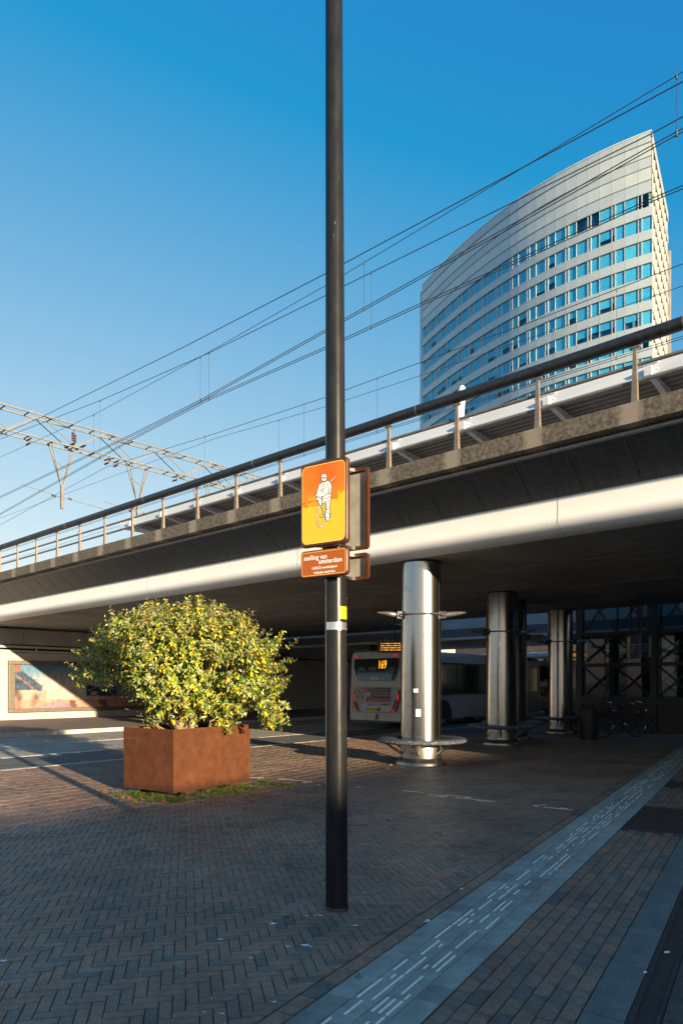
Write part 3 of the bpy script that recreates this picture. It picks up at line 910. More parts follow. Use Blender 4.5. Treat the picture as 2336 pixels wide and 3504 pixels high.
# station building closing the view
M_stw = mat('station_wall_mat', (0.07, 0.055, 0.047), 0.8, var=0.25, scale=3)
M_stg = mat('station_glass_mat', (0.05, 0.09, 0.09), 0.1, var=0.2, spec=0.8)
M_sty = mat('station_lit_pane_mat', (0.55, 0.48, 0.30), 0.6, var=0.15)  # lit glazing put into the colour as a pale yellow
st = empty('station_hall', tuple(BW(0, -41.0, 0)), BRZ)
tag(st, 'dark station hall with glazed front closing the view under the viaducts', 'building')
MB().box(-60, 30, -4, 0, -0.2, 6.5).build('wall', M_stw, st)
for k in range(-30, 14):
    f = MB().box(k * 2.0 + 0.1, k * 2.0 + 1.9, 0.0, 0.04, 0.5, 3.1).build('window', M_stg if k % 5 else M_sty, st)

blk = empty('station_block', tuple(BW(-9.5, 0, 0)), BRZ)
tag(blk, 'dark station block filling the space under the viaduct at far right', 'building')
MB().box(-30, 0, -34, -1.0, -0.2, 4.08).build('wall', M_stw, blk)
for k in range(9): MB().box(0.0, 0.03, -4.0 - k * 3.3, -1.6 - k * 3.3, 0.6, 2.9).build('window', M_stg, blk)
# ================================================================== STAINLESS COLUMNS WITH RING SEATS
def brushed(name, col, rough, streak=0.12):
    m = mat(name, col, rough, metal=1.0, var=0.06, scale=3.0, stretch=(5, 5, 0.1), rvar=0.04)
    t, b = nodes_of(m)
    tc = t.nodes.new('ShaderNodeTexCoord'); mp = t.nodes.new('ShaderNodeMapping'); mp.inputs['Scale'].default_value = (60, 60, 1.0)
    t.links.new(tc.outputs['Object'], mp.inputs['Vector'])
    n2 = t.nodes.new('ShaderNodeTexNoise'); n2.inputs['Scale'].default_value = 2.0; n2.inputs['Detail'].default_value = 3
    t.links.new(mp.outputs['Vector'], n2.inputs['Vector'])
    bp = t.nodes.new('ShaderNodeBump'); bp.inputs['Strength'].default_value = streak; bp.inputs['Distance'].default_value = 0.004
    t.links.new(n2.outputs['Fac'], bp.inputs['Height']); t.links.new(bp.outputs['Normal'], b.inputs['Normal'])
    return m
M_inox = brushed('brushed_steel_mat', (0.42, 0.415, 0.395), 0.22, 0.02)
# smears and scratches of handling
def smear(m):
    t, b = nodes_of(m)
    tc = t.nodes.new('ShaderNodeTexCoord')
    n = t.nodes.new('ShaderNodeTexNoise'); n.inputs['Scale'].default_value = 3.2; n.inputs['Detail'].default_value = 8; n.inputs['Distortion'].default_value = 1.2
    t.links.new(tc.outputs['Object'], n.inputs['Vector'])
    mr = t.nodes.new('ShaderNodeMapRange'); mr.inputs['From Min'].default_value = 0.55; mr.inputs['From Max'].default_value = 0.72; mr.inputs['To Max'].default_value = 0.6
    t.links.new(n.outputs['Fac'], mr.inputs['Value'])
    src = b.inputs['Base Color'].links[0].from_socket
    t.links.new(mixcol(t, mr.outputs['Result'], src, (0.30, 0.26, 0.20)), b.inputs['Base Color'])
smear(M_inox)
M_inoxd = brushed('dull_steel_mat', (0.32, 0.305, 0.28), 0.4)
M_terr = mat('dark_terrazzo_mat', (0.055, 0.065, 0.078), 0.35, var=0.25, scale=8)
speck(M_terr, 46, 0.60, 0.66, (0.5, 0.52, 0.52), 0.8)
M_alu = mat('luminaire_mat', (0.42, 0.40, 0.36), 0.35, metal=0.8, var=0.2, scale=10)
M_blk = mat('black_metal_mat', (0.02, 0.02, 0.022), 0.5, var=0.2)
M_seam = mat('sheet_seam_mat', (0.14, 0.13, 0.12), 0.5, metal=0.7)
CR = 0.41
def make_column(x, y, label):
    e = empty('steel_column', (x, y, 0))
    tag(e, label, 'column', 'stainless columns under the viaduct')
    MB().lathe([(0.52, 0.0), (0.525, 0.035), (0.50, 0.085), (0.44, 0.14), (0.425, 0.15)], 48).build('base_flange', M_inoxd, e, smooth=True)
    MB().lathe([(0.418, 0.15), (0.418, 0.37)], 48).build('skirt', M_inoxd, e, smooth=True)
    MB().lathe([(CR, 0.37), (CR, 4.10)], 64).build('shaft', M_inox, e, smooth=True)
    for a in (222, 254, 262, 292, 325, 60, 150):
        MB().obox((CR * math.cos(R(a)), CR * math.sin(R(a)), 2.2), (-.002 * math.sin(R(a)), .002 * math.cos(R(a)), 0), (.0015 * math.cos(R(a)), .0015 * math.sin(R(a)), 0), (0, 0, 1.83)).build('sheet_seam', M_seam, e)
    MB().lathe([(0.36, 4.10), (0.36, 4.152)], 40).build('neck', M_blk, e, smooth=True)
    r0, r1, zc, th = 0.50, 0.93, 0.50, 0.045
    pr = [(r0, zc - th), (r1 - .05, zc - th), (r1 - .012, zc - th * .6), (r1, zc), (r1 - .012, zc + th * .6), (r1 - .05, zc + th), (r0 + .03, zc + th), (r0, zc + th * .5)]
    MB().lathe(pr, 72, closed=True).build('ring_seat', M_terr, e, smooth=True)
    for a in (0, 60, 120, 180, 240, 300):
        c, s_ = math.cos(R(a + 15)), math.sin(R(a + 15))
        MB().tube((0.40 * c, 0.40 * s_, 0.22), (0.78 * c, 0.78 * s_, 0.462), 0.024, n=8).build('strut', M_inoxd, e, smooth=True)
    MB().lathe([(CR + .06, 3.04), (CR + .075, 3.055), (CR + .06, 3.07), (CR + .045, 3.055)], 56, closed=True).build('lamp_ring', M_alu, e, smooth=True)
    for a in (-8, 112, 188):
        c, s_ = math.cos(R(a)), math.sin(R(a))
        d = Vector((c, s_, 0)); q = Vector((-s_, c, 0)); up = Vector((0, 0, 1))
        l = MB().obox(d * (CR + .05) + up * 3.05, d * .055, q * .09, up * .075)
        l = l.build('lamp_bracket', M_blk, e)
        pts, rr = [], []
        head = MB()
        sec = [(0.10, .045, .05), (0.16, .07, .055), (0.30, .085, .045), (0.42, .07, .03), (0.50, .03, .012)]
        vs, n = [], 12
        for dist, wy, hz in sec:
            for i in range(n):
                an = 2 * math.pi * i / n
                vs.append(d * (CR + dist) + q * (wy * math.cos(an)) + up * (3.06 + 0.10 * (dist - .1) + hz * math.sin(an)))
        fs = [(k * n + i, k * n + (i + 1) % n, (k + 1) * n + (i + 1) % n, (k + 1) * n + i) for k in range(len(sec) - 1) for i in range(n)]
        fs += [tuple(range(n))[::-1], tuple(range((len(sec) - 1) * n, len(sec) * n))]
        MB().add(vs, fs).build('lamp_head', M_alu, l, smooth=True)
    return e
c1 = make_column(1.63, 14.4, 'nearest gleaming steel column with two white stickers and ring seat')
c2 = make_column(4.35, 19.1, 'second steel column from the front, its twin standing close behind')
c2b = make_column(5.12, 21.0, 'steel column half hidden close behind the second column')
c3 = make_column(7.35, 23.6, 'farthest dark steel column beside the glass lift tower')
M_stick = mat('sticker_mat', (0.75, 0.74, 0.72), 0.6, var=0.1, scale=30)
for a, z, w_, h_, tear in ((249, 1.52, .045, .042, 1), (256, 1.07, .05, .075, 0)):
    sm_ = MB(); n = 6
    vs, fs = [], []
    for i in range(n + 1):
        an = R(a) + (i / n - .5) * w_ * 2 / CR
        top = h_ * (1 - (0.35 * random.random() if tear else 0))
        for zz in (-h_, top): vs.append((1.63 + (CR + .003) * math.cos(an), 14.4 + (CR + .003) * math.sin(an), z + zz))
    fs = [(2 * i, 2 * i + 2, 2 * i + 3, 2 * i + 1) for i in range(n)]
    o = sm_.add([(p[0] - 1.63, p[1] - 14.4, p[2]) for p in vs], fs).build('sticker', M_stick, c1)

# ================================================================== LAMP POST WITH THE SIGNS
M_pole = mat('black_gloss_pole_mat', (0.014, 0.015, 0.016), 0.30, spec=0.22, var=0.25, scale=14, stretch=(1, 1, 0.3), rvar=0.12, bump=0.05, bscale=60)
def scuffs(m):
    t, b = nodes_of(m)
    tc = t.nodes.new('ShaderNodeTexCoord'); mp = t.nodes.new('ShaderNodeMapping'); mp.inputs['Scale'].default_value = (1, 1, 0.12)
    t.links.new(tc.outputs['Object'], mp.inputs['Vector'])
    n = t.nodes.new('ShaderNodeTexNoise'); n.inputs['Scale'].default_value = 60; n.inputs['Detail'].default_value = 6; n.inputs['Distortion'].default_value = 2
    t.links.new(mp.outputs['Vector'], n.inputs['Vector'])
    mr = t.nodes.new('ShaderNodeMapRange'); mr.inputs['From Min'].default_value = 0.72; mr.inputs['From Max'].default_value = 0.78
    t.links.new(n.outputs['Fac'], mr.inputs['Value'])
    src = b.inputs['Base Color'].links[0].from_socket
    t.links.new(mixcol(t, mr.outputs['Result'], src, (0.20, 0.19, 0.17)), b.inputs['Base Color'])
scuffs(M_pole)
PX, PY = -0.034, 5.16
lp_ = empty('lamp_post', (PX, PY, 0))
tag(lp_, 'tall black lamp post standing in the middle of the brick square', 'lamp post')
def pax(z): return (-0.0032 * z, 0.0)
def prad(z): return 0.0815 - 0.0018 * z if z < 2.6 else 0.0752 - 0.0030 * (z - 2.6)
pts = [0.0, 0.5, 1.0, 1.5, 2.0, 2.4, 2.6, 3.4, 4.5, 6, 7.5, 9.0]
MB().path([(pax(z)[0], 0, z) for z in pts], [prad(z) for z in pts], n=40).build('pole', M_pole, lp_, smooth=True)
MB().lathe([(0.088, 0.0), (0.088, 0.012), (0.083, 0.02)], 32).build('ground_collar', M_blk, lp_, smooth=True)
arm = MB().path([(pax(9)[0], 0, 8.9), (-.03, 0, 9.15), (-.25, .3, 9.35), (-.6, .8, 9.4)], [.05, .045, .04, .035], n=12).build('lamp_arm', M_pole, lp_, smooth=True)
MB().obox((-.78, 1.05, 9.38), (-.16, .23, 0), (.1, .07, 0), (0, 0, .05)).build('lamp_head', M_alu, lp_)
M_tape = mat('silver_tape_mat', (0.62, 0.63, 0.64), 0.22, metal=0.85, var=0.2, scale=30, stretch=(1, 1, .2), bump=0.3, bscale=40)
def pz(v): return CAM_H + (2340 - v) / FPX * PY
z0, z1 = pz(2157), pz(2131)
MB().lathe([(prad(z0) + .0015, z0), (prad(z1) + .0015, z1)], 40, c=(pax(z0)[0], 0, 0)).build('tape_band', M_tape, lp_, smooth=True)
# yellow number sticker wrapped round the post
M_yel = mat('yellow_sticker_mat', (0.85, 0.56, 0.01), 0.4, var=0.06)
M_ink = mat('black_ink_mat', (0.012, 0.012, 0.012), 0.6)
sz0, sz1 = pz(2120), pz(2078)
SR = prad(2.2) + 0.002
def around(x, zz, off=0.0):
    """wrap a flat layout round the post: x metres to the right of the facing line"""
    a = R(-90) + x / SR
    return (pax(zz)[0] + (SR + off) * math.cos(a), (SR + off) * math.sin(a), zz)
vs, fs = [], []
for i in range(13):
    x = 0.0215 + i / 12 * 0.10
    vs += [around(x, sz0), around(x, sz1)]
fs = [(2 * i, 2 * i + 2, 2 * i + 3, 2 * i + 1) for i in range(12)]
stk = MB().add(vs, fs).build('number_sticker', M_yel, lp_, smooth=True)
lettering('number', '1711', 0.046, lambda x, y: around(0.036 + x, sz0 + 0.022 + y, .001), M_ink, stk, offset=0.0008, xs=0.62)
lettering('owner_line', 'gemeente', 0.014, lambda x, y: around(0.028 + x, sz1 - 0.018 + y, .001), M_ink, stk, xs=0.9)
lettering('owner_line', 'Haarlemmermeer', 0.014, lambda x, y: around(0.028 + x, sz1 - 0.034 + y, .001), M_ink, stk, xs=0.9)
# thin cable up the left of the post
MB().path([(-.078, -.03, 0.02), (-.079, -.03, 1.0), (-.082, -.03, 2.3)], 0.004, n=6).build('cable', M_blk, lp_)

# ---- signs: local x to the right along the sign, y away from its reader, z up
SIGN_RZ = math.atan2(-0.23, 0.342)
sx_ = Vector((math.cos(SIGN_RZ), math.sin(SIGN_RZ), 0)); sy_ = Vector((-sx_.y, sx_.x, 0))
PC = Vector((PX - 0.0095, PY, 0))
M_brown = mat('brown_sign_frame_mat', (0.07, 0.023, 0.010), 0.3, var=0.08, scale=10)
M_orange = mat('orange_brown_sign_mat', (0.36, 0.085, 0.004), 0.35, var=0.04, scale=4)
M_sback = mat('sign_back_mat', (0.40, 0.375, 0.32), 0.55, metal=0.35, var=0.15, scale=12)
M_line = mat('yellow_line_mat', (0.85, 0.60, 0.12), 0.4, var=0.03)
M_wht = mat('white_print_mat', (0.80, 0.80, 0.78), 0.45, var=0.03)
M_brkt = mat('aluminium_bracket_mat', (0.60, 0.56, 0.50), 0.4, metal=0.7, var=0.2, scale=30)
SW = 0.41
def sign_box(name, zc, h, face_off, flip, label, r=0.028):
    """shallow tray sign: face on the side away from the post, folded rim behind it"""
    c = PC + sy_ * face_off
    e = empty(name, (c.x, c.y, zc), SIGN_RZ + (math.pi if flip else 0))
    tag(e, label, 'sign')
    n = 6
    out = rrect(SW, h, r, n); inn = rrect(SW - 0.012, h - 0.012, r - .005, n)
    m = len(out); mb = MB()
    D = 0.034
    mb.add([(p[0], 0, p[1]) for p in inn] , [tuple(range(m))])                                   # front sheet
    mb.add([(p[0], 0, p[1]) for p in inn] + [(p[0], 0.006, p[1]) for p in out] + [(p[0], D, p[1]) for p in out], [(i, (i + 1) % m, m + (i + 1) % m, m + i) for i in range(m)] + [(m + i, m + (i + 1) % m, 2 * m + (i + 1) % m, 2 * m + i) for i in range(m)])
    lip = rrect(SW - 0.05, h - 0.05, max(.004, r - .02), n)
    mb.add([(p[0], D, p[1]) for p in out] + [(p[0], D, p[1]) for p in lip] + [(p[0], 0.01, p[1]) for p in lip], [(i, (i + 1) % m, m + (i + 1) % m, m + i) for i in range(m)] + [(m + i, m + (i + 1) % m, 2 * m + (i + 1) % m, 2 * m + i) for i in range(m)])
    mb.build('tray', M_brown, e, smooth=True)
    MB().add([(p[0], 0.0098, p[1]) for p in rrect(SW - .05, h - .05, max(.004, r - .02), n)], [tuple(range(m))[::-1]]).build('back_sheet', M_sback, e)
    for sgn in (-1, 1):
        z = sgn * (h / 2 - 0.012)
        MB().box(-0.09, 0.165, D + .001, D + 0.02, z - 0.012, z + 0.012).build('mounting_rail', M_brkt, e)
        MB().box(-0.075, 0.075, D + 0.021, 0.115, z - 0.010, z + 0.010).build('clamp', M_blk if sgn < 0 else M_brkt, e)
    return e
ZB, ZS = 2.947, 2.5185
HB_, HS_ = 0.605, 0.197
big = sign_box('route_sign', ZB, HB_, -0.155, False, 'orange and yellow sign with a soldier on a bicycle, facing the camera')
bigb = sign_box('route_sign', ZB, HB_, 0.155, True, 'tall brown sign seen from its grey back behind the lamp post')
small = sign_box('name_sign', ZS, HS_, -0.155, False, 'small orange brown sign reading stelling van amsterdam below the soldier sign')
smallb = sign_box('name_sign', ZS, HS_, 0.155, True, 'small brown sign seen from its grey back, below the tall one')
# print of the big sign; a = 0..1 across, c = 0..1 up, taken from the picture's own layout
iw, ih = SW - 0.036, HB_ - 0.044
def pic_col(a, c):
    n1 = hnoise(a * 5, c * 5, 2); n2 = hnoise(a * 18, c * 18, 5); n3 = hnoise(a * 45, c * 45, 9)
    yel = lerp3((0.74, 0.45, 0.03), (0.72, 0.46, 0.016), c * 2)
    oran = lerp3((0.66, 0.115, 0.002), (0.64, 0.20, 0.007), min(1, max(0, abs(a - 0.55) * 1.1 + 0.25 * n1)))
    oran = lerp3(oran, (0.68, 0.27, 0.008), min(1, max(0, (0.78 - c) * 2.2)))
    edge = 0.56 + 0.05 * n2 + 0.03 * n3 + (0.05 if a < 0.35 else -0.035 * (1 if a < .85 else -1.2))
    if c > edge: col = oran
    elif c > 0.475 + 0.02 * n2 and a < 0.42: col = lerp3((0.68, 0.32, 0.008), (0.68, 0.18, 0.008), 1.0 if (a < 0.14 and n2 + n1 < 0.25) else 0.1)
    else: col = yel
    return tuple(q * (1 + 0.03 * n3) for q in col)
NX, NZ = 120, 180
gv = [((i / NX - .5) * iw, -0.0012, (j / NZ - .5) * ih) for j in range(NZ + 1) for i in range(NX + 1)]
gf = [(j * (NX + 1) + i, j * (NX + 1) + i + 1, (j + 1) * (NX + 1) + i + 1, (j + 1) * (NX + 1) + i) for j in range(NZ) for i in range(NX)]
# keep only cells inside the rounded border
rr_ = 0.038
def inside(x, z):
    dx = max(0, abs(x) - (iw / 2 - rr_)); dz = max(0, abs(z) - (ih / 2 - rr_))
    return dx * dx + dz * dz <= rr_ * rr_ * 1.02
gf = [f for f in gf if all(inside(gv[i][0], gv[i][2]) for i in f)]
prn = MB().add(gv, gf).build('printed_scene', attr_mat('sign_print_mat', rough=0.33), big)
set_cols(prn, [pic_col(i / NX, j / NZ) for j in range(NZ + 1) for i in range(NX + 1)])
bl = MB(); ribbon(bl, rrect(iw, ih, rr_, 8), 0.0045, lambda x, z: (x, -0.0018, z), closed=True)
bl.build('border_line', M_line, big)
def sp(x, y, off=0.002):
    """layout of the soldier picture (its own drawing units) to the sign"""
    a = (x - 190) / (1000 - 190)
    top = 278 - 172 * a; bot = 1735 - 108 * a
    return ((a - .5) * SW, -off, (0.5 - (y - top) / (bot - top)) * HB_)
def fill(pts, m, name, off): return MB().add([sp(x, y, off) for x, y in pts], [tuple(range(len(pts)))[::-1]]).build(name, m, big)
body = [(610, 562), (575, 568), (545, 580), (520, 615), (505, 680), (485, 740), (482, 775), (465, 795), (470, 825), (495, 835), (470, 880), (490, 893), (512, 880), (515, 935), (535, 980), (560, 992), (600, 940), (635, 905), (640, 1000), (650, 1060), (635, 1130), (640, 1210), (660, 1255), (690, 1258), (708, 1200), (718, 1100), (716, 960), (728, 880), (735, 800), (730, 740), (752, 680), (745, 630), (722, 560), (700, 540), (660, 545)]
fill(body, M_wht, 'soldier', 0.0022)
headp = [(562, 492), (566, 450), (588, 424), (620, 415), (648, 428), (660, 455), (662, 492), (652, 522), (645, 548), (622, 565), (592, 562), (572, 535)]
fill(headp, M_wht, 'soldier_head', 0.0024)
fill([(716, 552), (728, 568), (803, 482), (794, 470)], M_wht, 'rifle', 0.0024)
ink = MB()
def st_(pts, wd=5, closed=False):
    ribbon(ink, [(lambda q: (q[0], q[2]))(sp(x, y)) for x, y in pts], wd * 0.0006, lambda x, z: (x, -0.0030, z), closed)
st_(body, 7, True); st_(headp, 6, True); st_([(716, 552), (794, 470), (803, 482), (728, 568)], 5)
st_([(560, 492), (600, 482), (662, 490)], 6); st_([(575, 505), (640, 502)], 5); st_([(608, 500), (604, 530), (612, 532)], 4); st_([(590, 548), (628, 546)], 4)
st_([(590, 440), (595, 470)], 3); st_([(625, 430), (632, 470)], 3)
st_([(545, 590), (600, 600), (610, 575)], 6); st_([(610, 575), (650, 560)], 5)
st_([(600, 600), (580, 690), (560, 780)], 4); st_([(705, 555), (640, 640), (560, 720)], 5); st_([(722, 570), (655, 660), (570, 735)], 4)
st_([(690, 640), (700, 690), (690, 740), (650, 775), (600, 770), (590, 720)], 4); st_([(520, 690), (545, 700), (540, 770)], 4); st_([(525, 630), (545, 640)], 4)
st_([(745, 670), (715, 700), (690, 760), (720, 785)], 5); st_([(482, 775), (510, 780), (500, 820)], 4)
st_([(480, 825), (560, 832), (650, 798), (692, 762)], 7); st_([(575, 815), (577, 985)], 6); st_([(590, 812), (592, 930)], 4)
st_([(520, 850), (600, 870), (660, 850), (725, 820)], 5); st_([(600, 940), (560, 950)], 4)
st_([(660, 870), (650, 960), (655, 1040), (710, 1010)], 4); st_([(690, 880), (685, 1000)], 4); st_([(650, 1060), (700, 1045)], 5); st_([(660, 1130), (705, 1115)], 4); st_([(650, 1200), (700, 1190)], 4)
for _ in range(130):
    x = random.uniform(535, 730); y = random.uniform(590, 1200)
    if (y < 900) or (x > 650): st_([(x, y), (x + random.uniform(-9, 9), y + random.uniform(6, 16))], 3)
st_([(530, 1175), (570, 1190), (612, 1180), (605, 1130), (570, 1150)], 6); st_([(625, 1090), (640, 1150), (610, 1180)], 5); st_([(560, 1000), (600, 1090), (600, 1150)], 5)
st_([(716, 1050), (722, 1130), (712, 1200)], 6)
for x0, x1, y0 in ((222, 262, 955), (268, 300, 940), (330, 352, 928), (356, 380, 915), (385, 432, 903), (345, 372, 934), (452, 458, 915), (470, 478, 910), (745, 770, 850), (785, 792, 858), (808, 820, 856)): st_([(x0, y0), ((x0 + x1) / 2, y0 - 3), (x1, y0 - (x1 - x0) * .12)], 5)
wh = []
for i in range(40):
    a = 2 * math.pi * i / 40
    wh.append((554 + 66 * math.cos(a) - 4 * math.sin(a), 1172 + 183 * math.sin(a) + 4 * math.cos(a)))
wm = MB(); ribbon(wm, [(lambda q: (q[0], q[2]))(sp(x, y)) for x, y in wh], 0.0085, lambda x, z: (x, -0.0023, z), True)
wm.build('bicycle_wheel', M_wht, big)
for k in (1.12, 0.84): st_([(554 + (x - 554) * k, 1172 + (y - 1172) * (1 + (k - 1) * .45)) for x, y in wh], 4, True)
ink.build('ink_lines', M_ink, big)
# small sign face
MB().add([(p[0], -0.0012, p[1]) for p in rrect(SW - .016, HS_ - .016, .022, 6)], [tuple(range(28))]).build('face', M_orange, small)
sb_ = MB(); ribbon(sb_, rrect(SW - .03, HS_ - .03, .018, 8), 0.0028, lambda x, z: (x, -0.0018, z), closed=True); sb_.build('border_line', M_line, small)
fl = lambda dx, dz: (lambda x, y: (x + dx, -0.0022, y + dz))
lettering('title', 'stelling van', 0.047, fl(-0.172, 0.030), M_wht, small, offset=0.0011, space=1.12, xs=0.86)
lettering('title', 'amsterdam', 0.047, fl(-0.038, -0.004), M_wht, small, offset=0.0011, space=1.12, xs=0.86)
lettering('subtitle', 'UNESCO werelderfgoed', 0.0245, fl(0.01, -0.041), M_wht, small, offset=0.0006, align='CENTER', space=1.03, xs=0.86)
lettering('subtitle', 'hollandse waterlinies', 0.0245, fl(0.01, -0.074), M_wht, small, offset=0.0006, align='CENTER', space=1.03, xs=0.86)

# ================================================================== CORTEN PLANTER AND ITS BUSH
M_cort = mat('corten_mat', (0.078, 0.026, 0.0095), 0.8, scale=1.6, stretch=(3, 3, 0.8), col2=(0.098, 0.0335, 0.012), bump=0.15, bscale=90, detail=8, spec=0.25)
def stain(m):
    t, b = nodes_of(m)
    tc = t.nodes.new('ShaderNodeTexCoord'); sx = t.nodes.new('ShaderNodeSeparateXYZ'); t.links.new(tc.outputs['Object'], sx.inputs['Vector'])
    n = t.nodes.new('ShaderNodeTexNoise'); n.inputs['Scale'].default_value = 5; n.inputs['Detail'].default_value = 6
    t.links.new(tc.outputs['Object'], n.inputs['Vector'])
    ad = t.nodes.new('ShaderNodeMath'); ad.operation = 'MULTIPLY_ADD'; ad.inputs[1].default_value = 0.10; t.links.new(n.outputs['Fac'], ad.inputs[0]); t.links.new(sx.outputs['Z'], ad.inputs[2])
    mr = t.nodes.new('ShaderNodeMapRange'); mr.inputs['From Min'].default_value = 0.24; mr.inputs['From Max'].default_value = 0.16; mr.inputs['To Max'].default_value = 0.6
    t.links.new(ad.outputs[0], mr.inputs['Value'])
    src = b.inputs['Base Color'].links[0].from_socket
    t.links.new(mixcol(t, mr.outputs['Result'], src, (0.055, 0.021, 0.013)), b.inputs['Base Color'])
stain(M_cort)
weather(M_cort, 0.86, 1.08, 2.0, 8.0)
M_cortd = mat('dark_corten_mat', (0.07, 0.028, 0.016), 0.8, var=0.3)
M_soil = mat('soil_mat', (0.03, 0.022, 0.016), 0.95, var=0.4, scale=20, bump=1.0)
KX, KY = -2.40, 10.02
KA = math.atan2(1.35, 0.87) - R(2)             # long side
pl = empty('corten_planter', (KX, KY, 0), KA)
tag(pl, 'rusty square edged steel planter box holding the bush', 'planter')
LX, LY, Z0, Z1 = 1.62, 1.10, 0.085, 0.995
th = 0.012
MB().box(0, LX, 0, th, Z0, Z1).build('long_side', M_cort, pl)
MB().box(0, LX, LY - th, LY, Z0, Z1).build('long_side', M_cort, pl)
MB().box(-0.0, th, th, LY - th, Z0, Z1).build('short_side', M_cort, pl)
MB().box(LX - th, LX, th, LY - th, Z0, Z1).build('short_side', M_cort, pl)
MB().box(th, LX - th, th, LY - th, Z0 + .01, Z0 + .03).build('bottom', M_cortd, pl)
sv, sf = [], []
for j in range(9):
    for i in range(13):
        sv.append((th + i / 12 * (LX - 2 * th), th + j / 8 * (LY - 2 * th), 0.925 + 0.03 * hnoise(i * .7, j * .7)))
for j in range(8):
    for i in range(12): sf.append((j * 13 + i, j * 13 + i + 1, j * 13 + i + 14, j * 13 + i + 13))
MB().add(sv, sf).build('soil', M_soil, pl)
for x in (0.28, 1.22):
    MB().box(x, x + 0.2, 0.06, LY - .06, 0.012, Z0 + .009).build('skid', M_cortd, pl)
    for y in (0.09, LY - .12): MB().tube((x - .03, y, 0), (x - .03, y, 0.09), 0.022, n=10).tube((x - .03, y, 0.0), (x - .03, y, 0.012), 0.05, n=12).build('foot', M_cort, pl)
MB().tube((1.05, -0.001, 0.46), (1.05, 0.004, 0.46), 0.016, n=10).build('drain_hole', M_blk, pl)
M_run = mat('run_stain_mat', (0.085, 0.03, 0.016), 0.8, var=0.2)
MB().add([(1.046, -0.0012, 0.45), (1.042, -0.0012, 0.14), (1.056, -0.0012, 0.14), (1.055, -0.0012, 0.45)], [(0, 1, 2, 3)]).build('run_stain', M_run, pl)
MB().add([(-0.0012, 0.76, 0.82), (-0.0012, 1.07, 0.815), (-0.0012, 1.07, 0.86), (-0.0012, 0.76, 0.855)], [(0, 1, 2, 3)]).build('worn_patch', M_run, pl)
MB().add([(1.585, -0.0012, .10), (1.615, -0.0012, .10), (1.615, -0.0012, .40), (1.60, -0.0012, .42), (1.585, -0.0012, .40)], [(0, 1, 2, 3, 4)]).build('worn_patch', M_run, pl)

# ---- bush
M_bark = mat('bark_mat', (0.19, 0.145, 0.075), 0.85, var=0.3, scale=20, bump=0.5)
M_twig = mat('twig_mat', (0.13, 0.085, 0.05), 0.8, var=0.25, scale=30)
def leafmat(name, c, rough, tr, var=0.3):
    m = mat(name, c, rough, var=var, scale=1.6, spec=0.45)
    t, b = nodes_of(m)
    out = [n for n in t.nodes if n.type == 'OUTPUT_MATERIAL'][0]
    tl = t.nodes.new('ShaderNodeBsdfTranslucent')
    t.links.new(b.inputs['Base Color'].links[0].from_socket, tl.inputs['Color'])
    mx = t.nodes.new('ShaderNodeMixShader'); mx.inputs[0].default_value = tr
    t.links.new(b.outputs['BSDF'], mx.inputs[1]); t.links.new(tl.outputs['BSDF'], mx.inputs[2]); t.links.new(mx.outputs['Shader'], out.inputs['Surface'])
    return m
M_leaf = [leafmat('leaf_green_mat', (0.095, 0.17, 0.022), 0.35, .25), leafmat('leaf_silver_mat', (0.31, 0.36, 0.14), 0.42, .2), leafmat('leaf_yellow_mat', (0.70, 0.50, 0.012), 0.5, .35, .2), leafmat('leaf_tan_mat', (0.42, 0.27, 0.10), 0.6, .3), leafmat('leaf_lime_mat', (0.33, 0.39, 0.035), 0.4, .35), leafmat('leaf_grey_mat', (0.19, 0.25, 0.085), 0.4, .2)]
bush = empty('bush', (KX + 0.80 * math.cos(KA) - 0.5 * math.sin(KA), KY + 0.80 * math.sin(KA) + 0.5 * math.cos(KA), 0.92), 0)
tag(bush, 'broad evergreen bush with grey green and yellow leaves in the planter', 'bush')
BC = Vector((-2.55, 11.0, 2.02)) - Vector(bush.location)
brn = random.Random(21)
def crown_r(d):
    """reach of the crown in a direction"""
    k = 1 / math.sqrt((d.x / 1.70) ** 2 + (d.y / 1.30) ** 2 + (d.z / (0.86 if d.z > 0 else 1.08)) ** 2)
    k *= 0.96 + 0.26 * hnoise(d.x * 2.1 + 3, d.y * 2.1, d.z * 2.1) + 0.20 * hnoise(d.x * 5, d.y * 5 + 9, d.z * 5)
    if d.z < -0.25 and d.x < -0.35: k *= 0.80
    if d.z < 0 and d.x > 0.5: k *= 1.06
    if d.z < -0.45: k *= 0.97
    if d.z > 0.15: k *= 1.03 + 0.13 * d.z * hnoise(d.x * 6.5 + 2, d.y * 3.0, 1.7)
    return k
lv = MB(); tw = MB(); big_leaves = []
def leaf(p, d, up, L, W, mi, mb):
    """folded blade of six faces from a base point along d"""
    q = d.cross(up)
    if q.length < 1e-4: q = d.cross(Vector((1, 0, 0)))
    q.normalize(); nn = q.cross(d).normalized()
    m1 = p + d * (L * .35); m2 = p + d * (L * .7) - nn * (L * .05); tip = p + d * L - nn * (L * .14)
    f = nn * (W * .30)
    vs = [p, m1 + q * (W * .5) + f, m1, m1 - q * (W * .5) + f, m2 + q * (W * .42) + f * .8, m2, m2 - q * (W * .42) + f * .8, tip]
    mb.add(vs, [(0, 1, 2), (0, 2, 3), (1, 4, 5, 2), (2, 5, 6, 3), (4, 7, 5), (5, 7, 6)], mi)
